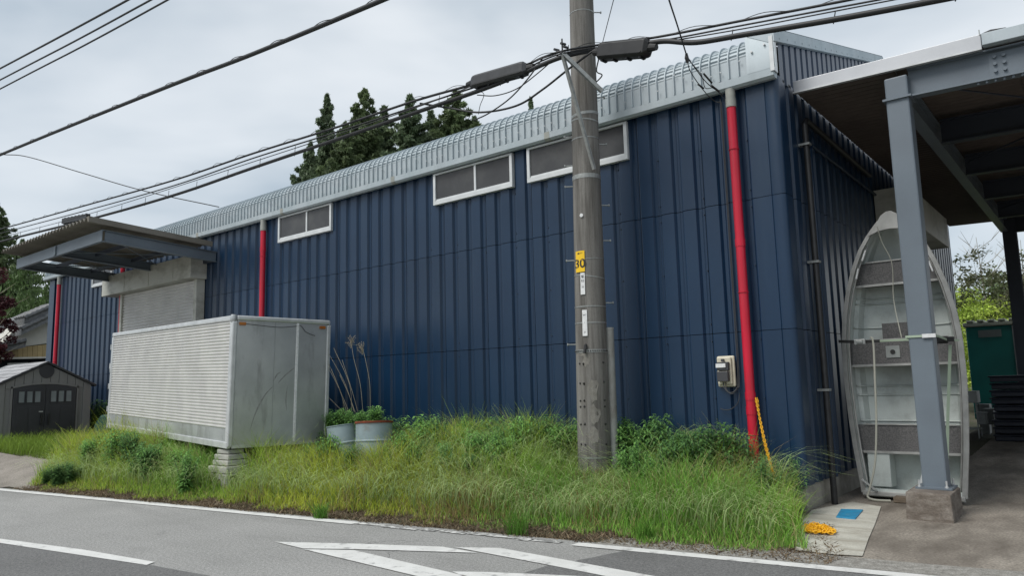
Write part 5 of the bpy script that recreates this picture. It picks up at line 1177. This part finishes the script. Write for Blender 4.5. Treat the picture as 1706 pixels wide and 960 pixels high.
X, Y = scatter(175000, -16.3, -2.35, 5, lambda x, y: (y > yl(x)+.46+.09*np.sin(x*7)+.07*np.sin(x*17)+.10*np.sin(x*2.3)) & (y < WY-.02) & free(x, y) & ((x < -3.02) | (y < 8.6)) & ((x < -2.40-(y-7.3)*.42)) & (x > -15.4+(y-5.0)*(-1.0)) & ((y < 8.2) | (x > -17)))
d = Y-yl(X)-.3; nz = noise2(X, Y, 2.2, 3); nz2 = noise2(X, Y, .9, 8)
Hh = (.06+.50*sst(.05, 1.35, d)+.22*sst(1.5, 2.9, d)+.10*sst(.3, .9, d)*sst(-9.5, -10.8, X))*(1-.50*np.exp(-((X+5.35)/.55)**2))*(1-.38*np.exp(-((X+9.6)/.9)**2)*sst(1.2, 2.0, d))*(1+.65*nz)*rng.uniform(.55, 1.2, len(X))
Hh *= 1-.35*sst(-3.6, -2.4, X); Hh *= 1-.6*np.exp(-((X+10.75)/.42)**2)*sst(6.7, 6.3, Y); Hh *= 1+.30*np.clip(noise2(X, Y, 4.5, 61), -.6, 1)*sst(.8, 2.2, d)
kk = rng.uniform(0, 1, len(X)); yel = np.clip(.5+1.2*nz2+.35*sst(-7, -10, X)-.35*sst(-7.5, -4, X), 0, 1)
ch = np.where((kk < .82)[:, None], gY*yel[:, None]+gG*(1-yel)[:, None], gS); brn = np.exp(-((X+6.35)/.75)**2)*sst(1.5, .6, d)+.5*(noise2(X, Y, 1.7, 19) > .35); ch = np.where((rng.random(len(X)) < .65*np.clip(brn, 0, 1))[:, None], np.array([.36, .27, .12]), ch); ch = np.where((kk < .12)[:, None], gB, ch); ch = ch*rng.uniform(.85, 1.5, (len(X), 1))
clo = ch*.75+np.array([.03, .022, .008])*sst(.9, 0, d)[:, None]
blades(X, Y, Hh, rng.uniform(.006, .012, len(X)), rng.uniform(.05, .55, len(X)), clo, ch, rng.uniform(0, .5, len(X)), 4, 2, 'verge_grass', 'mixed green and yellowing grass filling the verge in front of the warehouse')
# arching seed heads
X, Y = scatter(26000, -15.8, -2.6, 9, lambda x, y: (y > yl(x)+.75) & (y < WY-.05) & free(x, y) & (x < -2.75-(y-7.3)*.3) & (x > -15.4-(y-5.0)))
d = Y-yl(X)-.3; H2 = (.46+.50*sst(.6, 2.7, d))*rng.uniform(.7, 1.25, len(X))*(1-.45*np.exp(-((X+5.35)/.45)**2))*(1-.4*np.exp(-((X+9.6)/.9)**2)*sst(1.2, 2.0, d))*(1+.40*noise2(X, Y, 3.5, 33)); c2 = np.array([.55, .68, .30])*rng.uniform(.75, 1.25, (len(X), 1))
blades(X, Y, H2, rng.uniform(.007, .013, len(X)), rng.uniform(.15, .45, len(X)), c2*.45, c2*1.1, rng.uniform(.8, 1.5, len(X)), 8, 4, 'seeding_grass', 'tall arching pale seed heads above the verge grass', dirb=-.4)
# dead litter along the road edge
X, Y = scatter(150000, -15.5, -1.9, 12, lambda x, y: (y > yl(x)+.13+.03*np.sin(x*9)) & (y < yl(x)+.75+.15*np.sin(x*3)) & (x < -2.05) & (x > -15.3) | ((x < -2.1-(y-7.3)*.35) & (x > -2.75-(y-7.3)*.42) & (y > 7.1) & (y < 8.6) & (np.sin(x*31+y*17) > -.2)))
c3 = np.where((rng.random(len(X)) < .6)[:, None], np.array([.30, .23, .15]), np.array([.13, .085, .055]))*rng.uniform(.5, 1.35, (len(X), 1))
blades(X, Y, rng.uniform(.008, .05, len(X)), rng.uniform(.008, .02, len(X)), rng.uniform(.5, 2.5, len(X)), c3, c3, rng.uniform(0, .5, len(X)), 2, 6, 'dead_litter', 'brown dead grass litter along the road edge')
# left strip by the shed and far verge
X, Y = scatter(60000, -36, -15.0, 15, lambda x, y: ((y > yl(x)+2.05) & (y < 6.42+.0*x) & (x > -30)) | ((y > yl(x)+1.95-(x+20)*.12) & (x > -22.0) & (y < 9.2)))
H4 = rng.uniform(.10, .42, len(X)); c4 = (gY*.4+gG*.6)*.8*rng.uniform(.7, 1.2, (len(X), 1))
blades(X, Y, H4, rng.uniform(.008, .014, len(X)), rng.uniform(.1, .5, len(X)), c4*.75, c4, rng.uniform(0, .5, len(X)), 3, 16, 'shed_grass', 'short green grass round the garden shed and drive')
# bright tufts by the road
def tuft(x, y, s, label):
    g = np.random.default_rng(int(abs(x*100))); n = 90; XX = x+g.normal(0, .05*s, n); YY = y+g.normal(0, .04*s, n); c = np.array([.14, .30, .045])*g.uniform(.8, 1.3, (n, 1))
    o = blades(XX, YY, g.uniform(.15, .32, n)*s, np.full(n, .009), g.uniform(.1, .6, n), c*.8, c, g.uniform(0, .4, n), 4, 3, 'grass_tuft', label); del o['kind']; o['category'] = 'grass tuft'
tuft(*at(862, 888, 2, .02)[:2], 1.1, 'bright green tuft standing alone near the road before the pole')
tuft(*at(535, 862, 2, .02)[:2], .8, 'bright green tuft at the road edge below the drums')
tuft(*at(1075, 898, 2, .02)[:2], .9, 'low green tuft at the road edge right of the pole')
# leafy weeds (goldenrod-like), individual plants
def weed_mesh(h, seed, nst=5, leaf=.11, col=np.array([.19, .36, .10])):
    nst = nst+14; leaf = leaf*1.5
    g = np.random.default_rng(seed); V, Fc, C = [], [], []
    b = MB()
    for s_i in range(nst):
        a0 = g.uniform(0, 2*PI); l = g.uniform(.02, .30)*h; hh = h*g.uniform(.7, 1); P = [Vector((l*math.cos(a0)*t, l*math.sin(a0)*t, hh*t)) for t in (0, .5, 1)]
        b.tube(P, [.006, .005, .002], 5)
        nl = int(hh/.019)
        for k in range(nl):
            t = .12+.88*k/nl; a = k*2.39996+s_i; c = Vector((l*math.cos(a0)*t, l*math.sin(a0)*t, hh*t)); L_ = leaf*(1.15-.65*t)*g.uniform(.8, 1.2)
            d = Vector((math.cos(a), math.sin(a), g.uniform(-.1, .6))).normalized(); r = d.cross(Vector((0, 0, 1))).normalized()*L_*.155
            m1 = c+d*L_*.45+Vector((0, 0, .012)); tip = c+d*L_-Vector((0, 0, L_*.35)); o = len(V); V += [c, m1-r, tip, m1+r]; Fc.append((o, o+1, o+2, o+3)); C.append(col*g.uniform(.75, 1.35)*(1+.5*max(0, t-.8)*3))
    lm = np_mesh('leaves', np.array([tuple(v) for v in V]), np.array(Fc), m_leaf, np.array(C)); return lm, b.mesh('stem', m_tarp)
wm = [weed_mesh(1.0, 51, 7), weed_mesh(1.0, 52, 9, .13), weed_mesh(1.0, 53, 5, .10, np.array([.14, .27, .09])), weed_mesh(1.0, 54, 10, .12, np.array([.11, .22, .07]))]
def place_weed(px, topy, Y, v, label, s=1.0, grp='tall leafy weeds in the verge', z0=None, name='leafy_weed'):
    p = at(px, topy, 1, Y); z = float(gz(p[0], Y)) if z0 is None else z0; h = max(.15, p[2]-z+.04); t = thing(name, (p[0], Y, z), label, 'weed', grp); t.scale = (1.02*s*h, 1.02*s*h, h); t.rotation_euler = (0, 0, px*.37)
    for nm, me in (('leaves', wm[v][0]), ('stem', wm[v][1])): o = bpy.data.objects.new(nm, me); COL.objects.link(o); o.parent = t
W_ = [(705, 705, 8.2, 1, 'tall bright weed right of the rusty drum'), (690, 738, 7.5, 0, 'leafy weed in front of the rusty drum right side'), (665, 700, 8.9, 3, 'dark weed behind the rusty drum against the wall'),
      (765, 712, 8.5, 0, 'weed midway between drum and pole, against the wall'), (790, 722, 7.9, 1, 'broad weed left of centre between drum and pole'), (845, 712, 8.8, 2, 'slender weed by the wall left of the pole'),
      (905, 695, 8.7, 3, 'tallest dark weed just left of the pole'), (925, 712, 8.6, 1, 'weed touching the left side of the pole'), (948, 730, 8.7, 3, 'short dark weed close behind the pole'),
      (1130, 738, 8.7, 1, 'bushy weed midway between pole and red pipe'), (1200, 735, 8.8, 1, 'bushy weed just left of the red pipe'), (1165, 752, 8.6, 3, 'low weed between the two bushy weeds by the red pipe'),
      (1085, 745, 8.8, 2, 'weed by the wall right of the short post'), (1318, 765, 8.95, 2, 'dark thin weed at the warehouse corner'), 
      (195, 715, 6.0, 0, 'tall weed before the left end of the truck box'), (222, 722, 6.1, 3, 'dark weed second from the left before the truck box'), (165, 725, 6.3, 1, 'pale weed at the left corner of the verge'), (250, 745, 6.0, 1, 'low weed before the middle of the truck box'),
      (310, 752, 5.9, 0, 'low weed left of the near support blocks'), (275, 735, 6.6, 1, 'pale weed tucked under the long side of the truck box'), (145, 735, 5.9, 1, 'bright weed near the left tip, behind the low dark ones'), (100, 778, 5.35, 3, 'low dark leafy weed at the left tip of the verge'), (80, 785, 5.3, 3, 'leftmost low dark weed beside the gravel drive'), (120, 772, 5.5, 2, 'dark weed at the left tip next to the drive'),
      (420, 745, 6.9, 3, 'dark weed under the right end of the truck box'), (740, 745, 7.6, 2, 'slim weed in mid verge right of the drums')]
for px, ty, Yw, v, lab in W_: place_weed(px, ty, Yw, v, lab, 1.9 if ty > 765 else 1.05 if px < 450 else 1.0)
for i, (px, ty, Yw, lab) in enumerate(((600, 688, 7.85, 'weed growing from the left side of the rusty drum'), (628, 680, 7.82, 'weed growing from the rusty drum, tallest in it'), (606, 686, 7.98, 'weed at the back of the rusty drum'))): place_weed(px, ty, Yw, i % 2, lab, 1.2, 'weeds growing in the drums', .85, 'drum_weed')
for i, (px, ty, Yw, lab) in enumerate(((548, 688, 7.95, 'weed at the left side of the leaning drum'), (566, 684, 7.9, 'middle weed in the leaning drum'), (582, 684, 7.85, 'weed at the right side of the leaning drum'))): place_weed(px, ty, Yw, i % 2, lab, 1.2, 'weeds growing in the drums', .85, 'drum_weed')
gw = random.Random(77); kq = 0; seen_ = {}
def wlab(x, y):
    where = ('in front of the truck box far end' if x < -14 else 'in front of the truck box middle' if x < -12.3 else 'by the near corner of the truck box' if x < -10.3 else 'by the steel drums' if x < -8.6 else 'right of the steel drums' if x < -7.3 else 'midway between drums and pole' if x < -6.3 else 'just left of the pole' if x < -5.5 else 'just right of the pole' if x < -4.7 else 'under the meter board' if x < -3.8 else 'at the foot of the right downpipe')
    d = WY-y; row = 'against the wall' if d < .7 else 'a step off the wall' if d < 1.5 else 'in mid verge' if d < 2.4 else 'towards the road'
    k = (where, row); n_ = seen_.get(k, 0); seen_[k] = n_+1
    return ('', 'second ', 'third ', 'fourth ', 'fifth ', 'sixth ', 'seventh ', 'eighth ', 'ninth ', 'tenth ', 'eleventh ', 'twelfth ', 'thirteenth ', 'fourteenth ')[min(n_, 13)]+'leafy weed '+where+', '+row
while kq < 100:
    xx = gw.uniform(-15, -3.2); yy = gw.uniform(yl(xx)+(.7 if xx < -11 else 1.5), 9.1)
    if -6.3 < xx < -4.75 and yy < 8.75: continue
    if gw.random() > (.25 + .75*(yy-yl(xx)-1)/3) or not bool(free(np.array([xx]), np.array([yy]))[0]): continue
    z = float(gz(xx, yy)); h = gw.uniform(.5, .82)+(.18 if yy > 8.2 else 0); v = gw.randrange(4)
    t = thing('leafy_weed', (xx, yy, z), wlab(xx, yy), 'weed', 'leafy weeds scattered through the verge grass'); w = gw.uniform(.8, 1.25); t.scale = (w*h, w*h, h); t.rotation_euler = (0, 0, gw.uniform(0, 6))
    for nm, me in (('leaves', wm[v][0]), ('stem', wm[v][1])): o = bpy.data.objects.new(nm, me); COL.objects.link(o); o.parent = t
    kq += 1
place_weed(165, 668, 9.0, 3, 'dark weed growing against the wall left of the truck box', 1.2)
# dry stalks beside the box
def stalk(P, label, head=False, r=.0042):
    pts = [Vector(at(x, y, 1, Y)) for x, y, Y in P]; b = MB(); b.tube(spline(pts, 6), r, 5)
    if head:
        g = random.Random(len(label)); top = pts[-1]
        for i in range(26):
            d = Vector((g.uniform(-1, 1), g.uniform(-.6, .6), g.uniform(-.3, 1.2))).normalized()*g.uniform(.04, .13); b.tube([top-Vector((0, 0, g.uniform(0, .12))), top+d], [.003, .002], 4); b.tube([top+d*.95, top+d*1.12], [.007, .004], 4)
    tag(b.build('dry_stalk', m_stalk), label, 'dry stalk', 'dry weed stalks by the truck box')
stalk([(605, 690, 8.3), (600, 640, 8.3), (590, 600, 8.3), (585, 570, 8.3)], 'left of the two dry stalks with seed heads against the wall', True)
stalk([(617, 685, 8.3), (616, 640, 8.3), (610, 605, 8.3), (604, 580, 8.3)], 'right of the two dry stalks with seed heads against the wall', True)
for i, (a, bq, c, lab) in enumerate((((582, 688), (562, 640), (532, 570), 'long pale stalk leaning left across the box corner'), ((590, 686), (575, 640), (548, 590), 'pale stalk leaning left over the box corner edge'), ((578, 688), (566, 650), (552, 615), 'short straight stalk at the box corner'),
    ((586, 690), (582, 640), (556, 580), 'curved stalk rising from behind the leaning drum'), ((592, 688), (580, 655), (566, 625), 'low stalk left of the rusty drum'), ((575, 690), (545, 660), (505, 620), 'stalk lying low across the end panel of the box'), ((573, 688), (568, 655), (540, 600), 'thin stalk nearest the end panel'), ((596, 686), (586, 650), (570, 600), 'thin stalk just right of the box edge'))):
    stalk([(a[0], a[1], 8.1), (bq[0], bq[1], 8.05), (c[0], c[1], 8.0)], lab, False, .0036)
